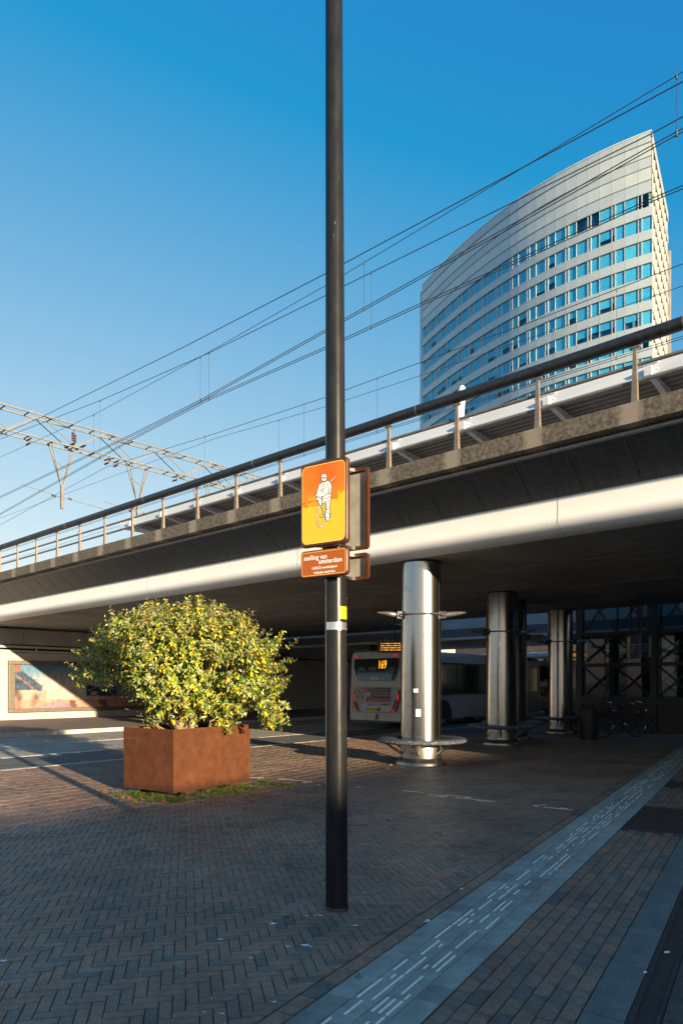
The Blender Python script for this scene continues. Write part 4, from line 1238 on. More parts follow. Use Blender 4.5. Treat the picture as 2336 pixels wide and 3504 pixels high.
def shoot(p, d, L, tan_, yel, nleaf, scale=1.0):
    fav = brn.choices((0, 1, 4, 5), (2.6, 3.0, 2.8, 2.4))[0]
    pts = [p + d * (L * k / 3) + Vector((0, 0, 0.02 * brn.uniform(-1, 1))) for k in range(4)]
    tw.path(pts, [0.0042, .0035, .003, .0018], n=3)
    ph = brn.uniform(0, 6.28)
    for k in range(nleaf):
        f = (k + .6) / nleaf
        seg = min(2, int(f * 3)); q = pts[seg].lerp(pts[seg + 1], f * 3 - seg)
        ph += 2.4
        a = d.cross(Vector((0, 0, 1)))
        if a.length < 1e-3: a = Vector((1, 0, 0))
        a.normalize(); b = d.cross(a)
        side = a * math.cos(ph) + b * math.sin(ph)
        ld = (side * 0.95 + d * 0.55 + Vector((0, 0, -0.12)) + Vector((brn.uniform(-.35, .35), brn.uniform(-.35, .35), brn.uniform(-.35, .25)))).normalized()
        up = (d + Vector((brn.uniform(-.8, .8), brn.uniform(-.8, .8), brn.uniform(-.3, .9))))
        r = brn.random()
        Lf = brn.uniform(.048, .094) * scale * (1 - .3 * (f > .8))
        if r < yel * .55: mi = 2; ld = (ld + Vector((0, 0, -0.9))).normalized()
        elif r < yel * .55 + tan_: mi = 3; Lf *= .8
        else: mi = fav if brn.random() < .55 else brn.choices((0, 1, 4, 5), (2.6, 3.0, 2.8, 2.2))[0]
        if mi == 2 and len(big_leaves) < 300 and (q + Vector(bush.location)).y < 10.75 and brn.random() < 0.75:
            big_leaves.append((q, ld, up, Lf * 1.15)); continue
        leaf(q, ld, up, Lf, Lf * brn.uniform(.46, .60), mi, lv)
for i in range(3500):
    while True:
        d = Vector((brn.gauss(0, 1), brn.gauss(0, 1), brn.gauss(0, 1)))
        if d.length > .1: break
    d.normalize()
    if d.z < -0.9: continue
    rr = crown_r(d)
    k = 0.55 + 0.45 * brn.random() ** 0.55
    L = brn.uniform(.16, .34)
    p = BC + d * (rr * k) - d * L * .8
    if hnoise(p.x * 3.2, p.y * 3.2 + 4, p.z * 3.2) < -0.26 and brn.random() < .9: continue
    if (p.z + bush.location.z) < 1.0 and brn.random() < .8: continue
    dd = (d * 1.0 + Vector((0, 0, 0.55 if d.z > -.2 else -.05)) + Vector((brn.gauss(0, .4), brn.gauss(0, .4), brn.gauss(0, .3)))).normalized()
    tan_ = max(0.03, 0.42 * (d.z - .05)) + (0.12 if d.x < -.6 else 0)
    yel = 0.13 + 0.10 * (d.x > 0) - 0.08 * (d.z > .6)
    shoot(p, dd, L, tan_, yel, brn.randint(8, 12))
for (u, v, ln) in ((520, 2060, .34), (655, 2058, .36), (668, 2105, .3), (745, 2080, .34), (815, 2090, .3), (300, 2140, .36), (430, 2105, .28), (250, 2220, .34), (225, 2265, .4), (880, 2150, .26), (905, 2160, .26), (580, 2090, .28), (350, 2190, .3), (955, 2240, .26), (615, 2062, .32), (700, 2075, .3), (480, 2082, .3), (395, 2125, .3), (560, 2070, .3), (780, 2085, .3), (855, 2120, .3), (330, 2150, .3), (275, 2190, .34), (1000, 2310, .28), (985, 2330, .24), (245, 2280, .3)):
    Y = 10.9 + brn.uniform(-.4, .4)
    tip = Vector(((u - 1168) / FPX * Y, Y, CAM_H + (2340 - v) / FPX * Y)) - Vector(bush.location)
    d = (tip - BC); d = Vector((d.x * .55, d.y * .3, abs(d.z) + .45)).normalized()
    shoot(tip - d * ln * 2.0, (d + Vector((brn.uniform(-.15, .15), 0, 0))).normalized(), ln * 1.4, .2, .1, 18, .95)
    shoot(tip - d * ln, d, ln, .30, .05, 16, .85)
    shoot(tip - d * ln * 1.6 + Vector((.03, 0, 0)), (d + Vector((.2, 0, 0))).normalized(), ln, .25, .08, 14, .9)
for k in range(46):                                      # the low branch drooping at the right
    q = brn.random()
    Y = 10.6 + brn.uniform(-.4, .5)
    u = 850 + 95 * q + brn.uniform(-50, 45); v = 2360 + 100 * q + brn.uniform(-50, 20)
    tip = Vector(((u - 1168) / FPX * Y, Y, CAM_H + (2340 - v) / FPX * Y)) - Vector(bush.location)
    shoot(tip, Vector((.35 + brn.uniform(-.3, .3), brn.uniform(-.3, .2), -.6)).normalized(), .2, .02, .3, 10, 1.0)
lv.build('foliage', M_leaf, bush, kind='stuff')
tw.build('twigs', M_twig, bush, kind='stuff')
one = MB(); leaf(Vector((0, 0, 0)), Vector((1, 0, 0)), Vector((0, 0, 1)), 1.0, 0.5, 0, one)
lm_y = one.mesh('leaf', M_leaf[2]); 
one2 = MB(); leaf(Vector((0, 0, 0)), Vector((1, 0, 0)), Vector((0, 0, 1)), 1.0, 0.44, 0, one2)
lm_l = one2.mesh('leaf', M_leaf[4])
for i, (p, d, up, L) in enumerate(big_leaves):
    q = d.cross(up).normalized(); nn = q.cross(d)
    o = inst(lm_y if i % 4 else lm_l, 'leaf', bush, p)
    o.matrix_local = Matrix.Translation(p) @ Matrix((( d.x, -q.x, nn.x, 0), (d.y, -q.y, nn.y, 0), (d.z, -q.z, nn.z, 0), (0, 0, 0, 1))) @ Matrix.Scale(L, 4)
def stem(a, b, r, nm='stem', bend=.12):
    a, b = Vector(a), Vector(b)
    mid1 = a.lerp(b, .35) + Vector((brn.uniform(-bend, bend), brn.uniform(-bend, bend), .05)); mid2 = a.lerp(b, .7) + Vector((brn.uniform(-bend, bend), brn.uniform(-bend, bend), .05))
    MB().path([a, mid1, mid2, b], [r, r * .75, r * .5, r * .2], n=8).build(nm, M_bark, bush, smooth=True)
for a, b, r in (((-.12, -.1, 0), (-.5, -.2, 1.3), .075), ((-.12, -.1, 0.02), (.15, -.3, 1.5), .06), ((-.12, -.1, 0.02), (-1.2, .1, 1.1), .05), ((.28, .05, 0), (.7, -.2, 1.3), .045), ((.28, .05, 0), (1.1, .1, .9), .035), ((.3, -.05, 0), (.75, -.2, .3), .018), ((.33, -.03, 0), (.85, -.1, .42), .015), ((.3, 0, 0), (.62, -.25, .38), .012), ((-.2, 0, 0), (-.9, -.3, .7), .04), ((0, .1, 0), (.2, .5, 1.3), .05), ((-.1, .1, 0), (-.6, .6, 1.2), .05), ((-.35, -.1, 0.0), (-.95, -.25, .35), .014), ((-.4, -.15, 0.0), (-.75, -.35, .25), .012)):
    stem(a, b, r, 'trunk' if r >= .045 else 'branch')
for _ in range(34):
    d = Vector((brn.gauss(0, 1), brn.gauss(0, .8), brn.uniform(-.1, 1))).normalized()
    stem(BC + d * .25 + Vector((0, 0, -.35)), BC + d * crown_r(d) * .85, .02, 'branch', .1)

# ---- grass and fallen leaves round the planter
M_grass = [leafmat('grass_mat', (0.085, 0.15, 0.018), .6, .3), leafmat('dry_grass_mat', (0.20, 0.19, 0.045), .7, .3)]
gr = MB()
grn = random.Random(5)
def tuft(x, y, n, h, sp_):
    for _ in range(n):
        a = grn.uniform(0, 6.28); r = grn.uniform(0, sp_)
        bx, by = x + r * math.cos(a), y + r * math.sin(a)
        hh = h * grn.uniform(.4, 1.1); lean = grn.uniform(.1, .8) * hh; a2 = grn.uniform(0, 6.28)
        w_ = grn.uniform(.002, .005)
        px, py = -math.sin(a2) * w_, math.cos(a2) * w_
        mx, my = bx + math.cos(a2) * lean * .4, by + math.sin(a2) * lean * .4
        gr.add([(bx - px, by - py, 0), (bx + px, by + py, 0), (mx + px * .7, my + py * .7, hh * .6), (mx - px * .7, my - py * .7, hh * .6), (bx + math.cos(a2) * lean, by + math.sin(a2) * lean, hh)], [(0, 1, 2, 3), (3, 2, 4)], 0 if grn.random() < .75 else 1)
kx, ky = Vector((math.cos(KA), math.sin(KA), 0)), Vector((-math.sin(KA), math.cos(KA), 0))
for _ in range(620):
    s_ = grn.random()
    if s_ < .62:
        a, b = grn.uniform(-.25, LX + .5), -abs(grn.gauss(0, .30)) + .12
    else:
        a, b = -abs(grn.gauss(0, .25)) + .1, grn.uniform(-.2, LY)
    p = Vector((KX, KY, 0)) + kx * a + ky * b
    dens = hnoise(a * 4, b * 4, 2)
    if dens < -.05: continue
    tuft(p.x, p.y, grn.randint(8, 26), grn.uniform(.02, .075), .055)
for u, v in ((1085, 3135), (985, 3140), (1000, 3355), (1225, 3345), (2290, 3505), (1255, 3102), (1320, 2632), (1310, 2628), (1330, 2636)):
    p = G(u, min(v, 3495)); tuft(p.x, p.y, 14, .02 if v > 2700 else .06, .03 if v > 2700 else .09)
g_o = gr.build('grass', M_grass, kind='stuff')
tag(g_o, 'grass tufts growing between the bricks round the rusty planter', 'grass')
M_fall = leafmat('fallen_leaf_mat', (0.55, 0.21, 0.02), .6, .2)
fo = MB(); leaf(Vector((0, 0, .004)), Vector((1, 0, 0)), Vector((0, 0, 1)), .1, .05, 0, fo); fo = fo.mesh('fallen_leaf', M_fall)
for u, v in ((350, 2711), (410, 2733), (436, 2737), (435, 2747), (450, 2748), (467, 2745), (485, 2739), (480, 2742), (550, 2746), (500, 2741), (825, 2712), (800, 2704)):
    p = G(u, v)
    o = inst(fo, 'fallen_leaf', None, (p.x, p.y, .012), random.uniform(0, 6.28)); o.rotation_euler.x = random.uniform(-.3, .3)
    tag(o, 'small orange fallen leaf lying in the grass by the rusty planter', 'leaf', 'fallen leaves by the planter')
# cigarette ends and paper scraps
M_paper = mat('paper_scrap_mat', (0.7, 0.72, 0.72), .8, var=.1)
for lbl, u, v, L in (('pale cigarette end lying on the slotted drain', 2280, 3261, .035), ('white paper scrap at the edge of the slotted drain', 2205, 3330, .02), ('white paper scrap by the grass at the nearest column', 1337, 2618, .05), ('white scrap on the border bricks beside the guide strip', 1463, 3152, .03), ('small white scrap on bricks between lamp post and strip', 1578, 3043, .025)):
    p = G(u, v)
    o = MB().obox((0, 0, .006), (L / 2, 0, 0), (0, L / 5, 0), (0, 0, .005)).build('litter', M_paper, loc=tuple(p), rz=random.uniform(-.4, .4), bevel=.002)
    tag(o, lbl, 'litter')
# ================================================================== BUSES (local x forwards, y to the left, z up; rear at x = 0)
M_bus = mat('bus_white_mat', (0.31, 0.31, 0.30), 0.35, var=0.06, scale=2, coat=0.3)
M_busd = mat('bus_black_mat', (0.012, 0.013, 0.014), 0.35)
M_busg = mat('bus_glass_mat', (0.010, 0.016, 0.016), 0.06, var=0.2, spec=0.8)
M_red = mat('bus_red_mat', (0.45, 0.02, 0.02), 0.4)
M_tail = emis('tail_light_mat', (1.0, 0.03, 0.03), 0.12)
M_taild = mat('tail_lens_mat', (0.20, 0.008, 0.008), 0.2)
M_led = emis('amber_led_mat', (1.0, 0.36, 0.02), 0.6)
M_plate = mat('yellow_plate_mat', (0.72, 0.46, 0.02), 0.4, var=0.05)
M_eu = mat('plate_blue_mat', (0.02, 0.12, 0.45), 0.4)
M_tyre = mat('tyre_mat', (0.018, 0.018, 0.018), 0.8)
M_rim = mat('wheel_rim_mat', (0.28, 0.28, 0.28), 0.4, metal=0.6)
M_magenta = mat('magenta_mat', (0.28, 0.012, 0.10), 0.4)
M_greytxt = mat('grey_print_mat', (0.32, 0.33, 0.34), 0.5)
def rear_pt(y, z):
    """x of the rear skin: it leans forward towards the roof and curves at the sides"""
    k = max(0, (z - 1.45)) / 1.5
    return 0.16 * k ** 1.6 + 0.10 * (abs(y) / 1.275) ** 6
BUSW, BUSH = 1.275, 2.98
def make_bus(label, route, plate):
    e = empty('bus', (0, 0, 0))
    tag(e, label, 'bus', 'city buses under the viaduct')
    L = 12.0
    # body skin: sections along x
    def ring(x, inset):
        r = 0.22; pts = []
        for cy, cz, a0 in ((BUSW - r, BUSH - r, 0), (-BUSW + r, BUSH - r, 90)):
            for i in range(6):
                a = R(a0 + 18 * i); pts.append((cy + r * math.cos(a), cz + r * math.sin(a)))
        pts += [(-BUSW, 0.45), (-BUSW + .05, .30), (BUSW - .05, .30), (BUSW, .45)]
        out = []
        for y, z in pts:
            yy = y * (1 - inset * .04); zz = z - inset * .05 * (z > 1.5)
            xx = x + (rear_pt(yy, zz) if x < 1 else 0)
            out.append((xx, yy, zz))
        return out
    xs = [(0.0, 1.0), (0.06, .35), (0.18, 0), (6, 0), (11.6, 0), (11.9, .4), (12.0, 1.2)]
    vs, fs = [], []
    m = 16
    for x, q in xs: vs += ring(x, q)
    for k in range(len(xs) - 1):
        for i in range(m): fs.append((k * m + i, k * m + (i + 1) % m, (k + 1) * m + (i + 1) % m, (k + 1) * m + i))
    fs += [tuple(range(m)), tuple(range((len(xs) - 1) * m, len(xs) * m))[::-1]]
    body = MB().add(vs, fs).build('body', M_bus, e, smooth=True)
    def skin(y, z, off=0.012): return (rear_pt(y, z) - off, y, z)
    def patch(pts, m_, name, off, par=e):
        """panel on the rear skin; points are (right of centre as seen from behind, height)"""
        return MB().add([skin(-a, z, off) for a, z in pts], [tuple(range(len(pts)))]).build(name, m_, par)
    def grid_patch(x0, x1, zf0, zf1, m_, name, off, n=10, par=e):
        v_, f_ = [], []
        for j in range(n + 1):
            for i in range(n + 1):
                a = i / n; x = x0(j / n) + (x1(j / n) - x0(j / n)) * a; z = zf0 + (zf1 - zf0) * j / n
                v_.append(skin(-x, z, off))
        for j in range(n):
            for i in range(n): f_.append((j * (n + 1) + i, j * (n + 1) + i + 1, (j + 1) * (n + 1) + i + 1, (j + 1) * (n + 1) + i))
        return MB().add(v_, f_).build(name, m_, par)
    win = grid_patch(lambda k: -(0.80 + .24 * min(1, k * 1.6)), lambda k: (0.80 + .24 * min(1, k * 1.6)), 1.83, 2.66, M_busg, 'rear_window', .014)
    # pale patches on the glass paint in daylight showing between the seat backs
    M_daylight = bpy.data.materials.get('bus_daylight_mat') or mat('bus_daylight_mat', (0.05, 0.09, 0.08), 0.2)
    for a0, a1 in ((-.78, -.42), (-.30, .12), (.52, .60), (.68, .88)):
        patch([(a0, 2.20), (a1, 2.20), (a1 - .05, 2.34), (a0 + .03, 2.34)], M_daylight, 'daylight_patch', .017, win)
    fl_ = lambda ax, az, off=.02: (lambda x, y: skin(-(ax + x), az + y, off))
    lettering('route_number', route, 0.44, fl_(.16, 2.28, .03), M_led, win, offset=.006, xs=.62)
    lettering('maker_name', 'IVECO', 0.13, fl_(-.22, 1.86, .02), M_wht, win, offset=.002, xs=1.15)
    for sg in (-1, 1):
        c = sg * .93
        patch([(c - .12, 2.72), (c + .12, 2.72), (c + .10, 2.77), (c + .05, 2.80), (c - .05, 2.80), (c - .10, 2.77)], M_tail, 'roof_light', .02)
        tl = grid_patch(lambda k, sg=sg: sg * (0.74 + .36 * k ** .7) - .0, lambda k, sg=sg: sg * (0.98 + .19 * k ** .5), .66, 1.42, M_taild, 'tail_light', .016)
        patch([(sg * 1.03, 1.10), (sg * 1.13, 1.10), (sg * 1.15, 1.32), (sg * 1.07, 1.32)], M_tail, 'lamp', .022, tl)
        patch([(sg * .80, .68), (sg * .94, .68), (sg * .97, .74), (sg * .83, .73)], M_tail, 'lamp', .022, tl)
    grid_patch(lambda k: -1.12, lambda k: 1.10, .98, 1.52, M_bus, 'engine_flap', .013)
    # advertisement: blurred crowd at the left, dark text field at the right
    ad = grid_patch(lambda k: -1.0, lambda k: .80, 1.02, 1.56, attr_mat('advert_print_mat', rough=.4), 'advert', .018, 40)
    cols = []
    for j in range(41):
        for i in range(41):
            x, z = i / 40, j / 40
            n = hnoise(x * 14, z * 3, 4); n2 = hnoise(x * 30, z * 9, 6)
            c = lerp3((0.05, 0.035, 0.03), (0.42, 0.36, 0.30), max(0, min(1, .45 + n * 1.3 + .4 * n2)))
            if .25 < x < .45 and z > .85: c = (.35, .09, .03)
            k = min(1, max(0, (x - .45) * 6)); c = lerp3(c, (.012, .012, .016), k)
            cols.append(c)
    set_cols(ad, cols)
    patch([(-.15, 1.03), (.80, 1.03), (.80, 1.17), (-.15, 1.17)], M_magenta, 'advert_band', .022, ad)
    for k, s_ in enumerate(('Je moet wel', 'een heel goeie', 'smoes hebben')):
        lettering('advert_text', s_, 0.135, fl_(.0, 1.44 - .105 * k, .024), M_greytxt, ad, offset=.001)
    lettering('advert_text', 'Anders altijd het OV', 0.10, fl_(-.11, 1.06, .027), M_greytxt, ad, offset=.0012, xs=.92)
    lettering('fleet_mark', 'VCA', 0.13, fl_(-.98, .93, .02), mat('logo_mat', (.2, .03, .08), .5), body)
    for a, w_, m_ in ((-.3, .2, M_eu), (.0, .35, M_greytxt), (.45, .22, M_busd)): patch([(a, .90), (a + w_, .90), (a + w_, .945), (a, .945)], m_, 'logo', .02, body)
    lettering('fleet_number', '2710', 0.15, fl_(.35, .47, .02), M_greytxt, body)
    lettering('mark', '10', 0.12, fl_(.84, 1.42, .02), M_greytxt, body)
    pt = patch([(-.33, .675), (.20, .675), (.20, .80), (-.33, .80)], M_plate, 'number_plate', .03)
    patch([(-.33, .676), (-.275, .676), (-.275, .799), (-.33, .799)], M_eu, 'plate_strip', .032, pt)
    lettering('plate_text', plate, 0.125, fl_(-.265, .695, .034), M_ink, pt, offset=.001, xs=.95)
    patch([(-1.2, .61), (1.2, .61), (1.2, .625), (-1.2, .625)], M_busd, 'bumper_line', .017)
    patch([(-.33, .36), (.1, .36), (.12, .57), (-.35, .57)], M_bus, 'tow_cover', .02)
    MB().box(-.02 + .06, .5, -1.15, 1.15, .24, .31).build('bumper_underside', M_busd, e)
    # sides: black glazing band, panes, red stripes, doors, wheels
    for sg in (-1, 1):
        y = sg * (BUSW + .006)
        MB().box(.75, 11.7, min(y, y - sg * .03), max(y, y - sg * .03), 1.25, 2.55).build('side_band', M_busd, e)
        for k in range(7):
            x = .9 + k * 1.53
            MB().box(x, x + 1.45, min(y, y + sg * .008), max(y, y + sg * .008), 1.33, 2.48).build('side_window', M_busg, e)
        for x in (1.2, 1.85):
            MB().add([(x, y, 1.24), (x + .22, y, 1.24), (x - .35, y, .45), (x - .57, y, .45)], [(0, 1, 2, 3)] if sg < 0 else [(3, 2, 1, 0)]).build('red_stripe', M_red, e)
        for x in (2.9, 9.1):
            MB().add([(x - .62, y + sg * .003, .30)] + [(x + .62 * math.cos(R(a)), y + sg * .003, .5 + .56 * math.sin(R(a))) for a in range(180, -1, -15)] + [(x + .62, y + sg * .003, .30)], [tuple(range(15))]).build('wheel_arch', M_busd, e)
            yy = sg * 1.13
            wl = MB()
            pr = [(.30, -.14), (.46, -.14), (.49, -.10), (.49, .10), (.46, .14), (.30, .14)]
            v_, f_ = [], []
            for r_, o_ in pr:
                for i in range(28):
                    a = 2 * math.pi * i / 28; v_.append((x + r_ * math.cos(a), yy + o_, .40 + r_ * math.sin(a)))
            for k in range(6):
                for i in range(28): f_.append((k * 28 + i, k * 28 + (i + 1) % 28, ((k + 1) % 6) * 28 + (i + 1) % 28, ((k + 1) % 6) * 28 + i))
            w_o = wl.add(v_, f_).build('wheel', M_tyre, e, smooth=True)
            MB().tube((x, yy - .1, .40), (x, yy + .1, .40), .31, n=24).build('rim', M_rim, w_o)
    return e
BZ = -0.05
bus1 = make_bus('white bus seen from behind, route 169 lit, beside the nearest column', '169', '03-BKF-6')
bus1.location = Vector((1.22, 26.6, BZ)); bus1.rotation_euler = (0, 0, RRZ)
bus2 = make_bus('white bus farther off, showing between the middle and last columns', '170', '05-BKF-6')
p2_ = Vector((1.22, 26.6, BZ)) + RDD * 15.5 + RLY * (-0.1)
bus2.location = p2_; bus2.rotation_euler = (0, 0, RRZ)

# dark car on the road in the shade
M_car = mat('dark_car_mat', (0.02, 0.025, 0.03), 0.25, coat=0.6)
def make_car(loc, rz):
    e = empty('car', loc, rz)
    tag(e, 'dark car standing in the shade under the viaduct by the wall', 'car')
    side = [(0, .45), (.05, .78), (.45, .92), (1.2, .98), (1.75, 1.35), (2.2, 1.46), (3.2, 1.44), (3.85, 1.05), (4.15, .92), (4.2, .5), (4.1, .28), (.1, .28)]
    vs, fs = [], []
    n = len(side)
    for y, k in ((-.86, .93), (-.80, 1.0), (.80, 1.0), (.86, .93)):
        for x, z in side:
            yy = y * (1 - .16 * max(0, z - .95))
            vs.append((x, yy, .28 + (z - .28) * (1 if k == 1 else .97)))
    for q in range(3):
        for i in range(n): fs.append((q * n + i, q * n + (i + 1) % n, (q + 1) * n + (i + 1) % n, (q + 1) * n + i))
    fs += [tuple(range(n)), tuple(range(3 * n, 4 * n))[::-1]]
    MB().add(vs, fs).build('body', M_car, e, smooth=True)
    for sg in (-1, 1):
        MB().add([(1.35, sg * .852, 1.0), (1.85, sg * .80, 1.34), (3.15, sg * .80, 1.36), (3.6, sg * .85, 1.03)], [(0, 1, 2, 3)]).build('side_window', M_busg, e)
        MB().box(-.01, .05, sg * .6 - .14, sg * .6 + .14, .62, .74).build('headlight', M_rim, e)
        for x in (.8, 3.35):
            w_o = MB().tube((x, sg * .70, .31), (x, sg * .87, .31), .31, n=24).build('wheel', M_tyre, e, smooth=True)
            MB().tube((x, sg * .80, .31), (x, sg * .876, .31), .2, n=16).build('rim', M_rim, w_o)
    MB().add([(1.22, -.7, 1.0), (1.22, .7, 1.0), (1.74, .62, 1.352), (1.74, -.62, 1.352)], [(0, 1, 2, 3)]).build('windscreen', M_busg, e)
    return e
make_car(tuple(RW(20.5, 7.1, -0.05)), RRZ + .05)

# hanging departure displays
def led_board(loc, rz, w_, h_, top, label, header=True):
    e = empty('departure_display', loc, rz)
    tag(e, label, 'display', 'departure displays')
    MB().box(0, w_, 0, .12, 0, h_).build('case', M_busd, e, bevel=.01)
    MB().tube((w_ * .5, .06, h_), (w_ * .5, .06, top), .03, n=8).build('hanger', M_blk, e)
    rr = random.Random(3)
    lm_ = MB()
    for k in range(4):
        z = h_ * (.62 - k * .155)
        x = w_ * .10
        while x < w_ * .92:
            ln = rr.uniform(.012, .04) * w_
            lm_.box(x, x + ln, -.004, -.001, z, z + h_ * .06)
            x += ln + rr.choice((.006, .006, .03)) * w_
    lm_.build('amber_lines', M_led, e, kind='stuff')
    if header: lettering('header', 'Bus   Bestemming', h_ * .14, lambda x, y: (w_ * .07 + x, -.003, h_ * .83 + y), M_greytxt, e)
    return e
led_board((1.20, 23.6, 2.70), R(-6), 1.15, .47, 4.15, 'amber departure display hanging above the bus, left of the nearest column')
led_board((8.9, 27.2, 2.68), R(-4), .62, .24, 5.1, 'small amber departure display beside the farthest column', False)

# blue station signs on hangers
M_nsb = mat('station_blue_mat', (0.012, 0.022, 0.12), 0.4)
M_nsy = mat('station_yellow_mat', (0.60, 0.50, 0.20), 0.4)
M_nsg = mat('station_green_mat', (0.03, 0.28, 0.06), 0.4)
NSW = .8
def ns_sign(loc, rz, label, mirror):
    e = empty('hanging_sign', loc, rz)
    tag(e, label, 'sign', 'hanging platform signs')
    MB().box(0, NSW, 0, .10, 0, .66).build('case', M_nsb, e, bevel=.01)
    x0, x1 = (0.0, .24) if not mirror else (NSW - .24, NSW)
    MB().box(x0 + .01, x1 - .01, -.006, -.001, .03, .63).build('number_field', M_nsy, e)
    for k in range(3): MB().box(x0 + .14, x0 + .22, -.012, -.007, .06 + k * .11, .13 + k * .11).build('pictogram', M_nsg, e)
    for k, ln in enumerate((.42, .36, .3)): MB().box(.28 if not mirror else .08, (.28 if not mirror else .08) + ln, -.006, -.001, .36 - k * .09, .40 - k * .09).build('text_line', M_greytxt, e)
    for x in (.12, NSW - .12): MB().tube((x, .05, .66), (x, .05, 4.15 - loc[2]), .03, n=8).build('hanger', M_blk, e)
    return e
ns_sign((8.26, 20.3, 2.37), R(-92), 'left blue hanging station sign with pale number field', False)
ns_sign((8.30, 19.42, 2.37), R(48), 'right blue hanging station sign angled away from the left one', True)

# ================================================================== GLASS LIFT TOWER AND BICYCLES
M_tow = mat('tower_steel_mat', (0.035, 0.04, 0.045), 0.5, metal=0.4, var=0.2)
M_tgl = glass('tower_glass_mat', (0.80, 0.90, 0.88), 0.02, 0.72)
lt = empty('lift_tower', tuple(BW(2.76, -13.4, 0)), BRZ)
tag(lt, 'dark steel lift tower with cross braced glass walls at the right', 'tower')
tw_, td_, zt = 2.6, 3.0, 9.0
# local x runs left along the viaduct, so the tower spans x from 0 down to -2 bays
for bx in range(3):
    for by in range(2):
        MB().box(-bx * tw_ - .11, -bx * tw_ + .11, -by * td_ - .11, -by * td_ + .11, 0, zt).build('post', M_tow, lt)
for bx in range(2):
    for yy in (0, -td_):
        MB().box(-(bx + 1) * tw_ + .11, -bx * tw_ - .11, yy - .10, yy + .10, 0.92, 1.2).build('sill_beam', M_tow, lt)
        for z in (2.32, 3.42, 5.0, 6.6): MB().box(-(bx + 1) * tw_ + .11, -bx * tw_ - .11, yy - .06, yy + .06, z - .06, z + .06).build('beam', M_tow, lt)
        for z0_, z1_ in ((1.2, 2.26), (2.38, 3.36), (3.48, 4.94), (5.06, 6.54)):
            xm = -(bx + .5) * tw_
            for xa, xb in ((-bx * tw_ - .11, xm), (xm, -(bx + 1) * tw_ + .11)):
                MB().bar((xa, yy + .03, z0_), (xb, yy + .03, z1_), .045, .045).build('brace', M_tow, lt)
                MB().bar((xa, yy - .03, z1_), (xb, yy - .03, z0_), .045, .045).build('brace', M_tow, lt)
            MB().box(-(bx + 1) * tw_ + .12, -bx * tw_ - .12, yy - .085, yy - .075, z0_, z1_).build('pane', M_tgl, lt)
        MB().box(-(bx + 1) * tw_ + .11, -bx * tw_ - .11, yy - .08, yy + .04, 0.0, .92).build('plinth', M_stw, lt)
for xm in (-.75, -1.5, -2.3): MB().box(xm - .03, xm + .03, -1.6, -1.54, 1.2, zt).build('lift_rail', M_tow, lt)
MB().box(-2.0, -1.0, -2.2, -1.65, 1.2, 3.3).build('lift_car', M_stw, lt)
M_bike = mat('bicycle_paint_mat', (0.02, 0.022, 0.025), 0.35, metal=0.3)
M_chr = mat('bicycle_steel_mat', (0.5, 0.5, 0.5), 0.25, metal=1.0)
def make_bike():
    e = empty('bicycle', (0, 0, 0))
    for x in (0, 1.08):
        pts = [(x + .33 * math.cos(a * math.pi / 14), 0, .34 + .33 * math.sin(a * math.pi / 14)) for a in range(28)]
        wl = MB().path(pts, .017, n=6, closed=True).build('wheel', M_tyre, e, smooth=True)
        rm = MB().path([(x + (p[0] - x) * .94, 0, .34 + (p[2] - .34) * .94) for p in pts], .008, n=5, closed=True)
        for k in range(0, 28, 2): rm.tube((x, 0, .34), (x + (pts[k][0] - x) * .94, 0, .34 + (pts[k][2] - .34) * .94), .0015, n=3)
        rm.build('rim', M_chr, wl)
    f = MB()
    for a, b in (((0, 0, .34), (.42, 0, .30)), ((.42, 0, .30), (.30, 0, .85)), ((.42, 0, .30), (.92, 0, .78)), ((.33, 0, .72), (.90, 0, .86)), ((0, 0, .34), (.32, 0, .78)), ((1.08, 0, .34), (.91, 0, .82)), ((.91, 0, .82), (.88, 0, 1.02))): f.tube(a, b, .016, n=8)
    f.build('frame', M_bike, e, smooth=True)
    MB().path([(.80, -.28, 1.0), (.88, -.2, 1.06), (.90, 0, 1.05), (.88, .2, 1.06), (.80, .28, 1.0)], .012, n=6).build('handlebar', M_chr, e, smooth=True)
    MB().path([(.16, 0, .90), (.28, 0, .91), (.42, 0, .90)], [.075, .06, .02], n=8).build('saddle', M_bike, e, smooth=True)
    MB().path([(-.36 * math.cos(R(a)) * .98, 0, .34 + .37 * math.sin(R(a))) for a in range(0, 110, 12)], .02, n=6).build('mudguard', M_bike, e, smooth=True)
    MB().tube((.42, -.06, .30), (.42, .06, .30), .07, n=14).build('crank', M_chr, e)
    MB().tube((1.08, -.03, .78), (1.13, -.03, .78), .035, n=10).build('lamp', M_chr, e)
    return e
bk0 = make_bike()
for i, (x, y, a, lb) in enumerate(((8.05, 21.6, 8, 'dark bicycle with bright rim parked before the lift tower, nearest the camera'), (7.75, 22.5, 20, 'dark bicycle parked left among those by the lift tower plinth'), (8.9, 22.9, 14, 'dark bicycle parked at the right behind the nearest bicycle'))):
    b = bk0 if i == 0 else copy_tree(bk0)
    b.location = (x, y, 0); b.rotation_euler = (R(4), 0, R(a)); tag(b, lb, 'bicycle', 'bicycles by the lift tower')
bn = empty('litter_bin', (7.35, 20.9, 0))
tag(bn, 'dark round litter bin standing left of the parked bicycles', 'bin')
MB().lathe([(.24, 0), (.26, .08), (.28, .85)], 24).build('body', M_blk, bn, smooth=True)
MB().lathe([(.29, .85), (.29, .90), (.12, 1.0)], 24).build('lid', M_blk, bn, smooth=True)

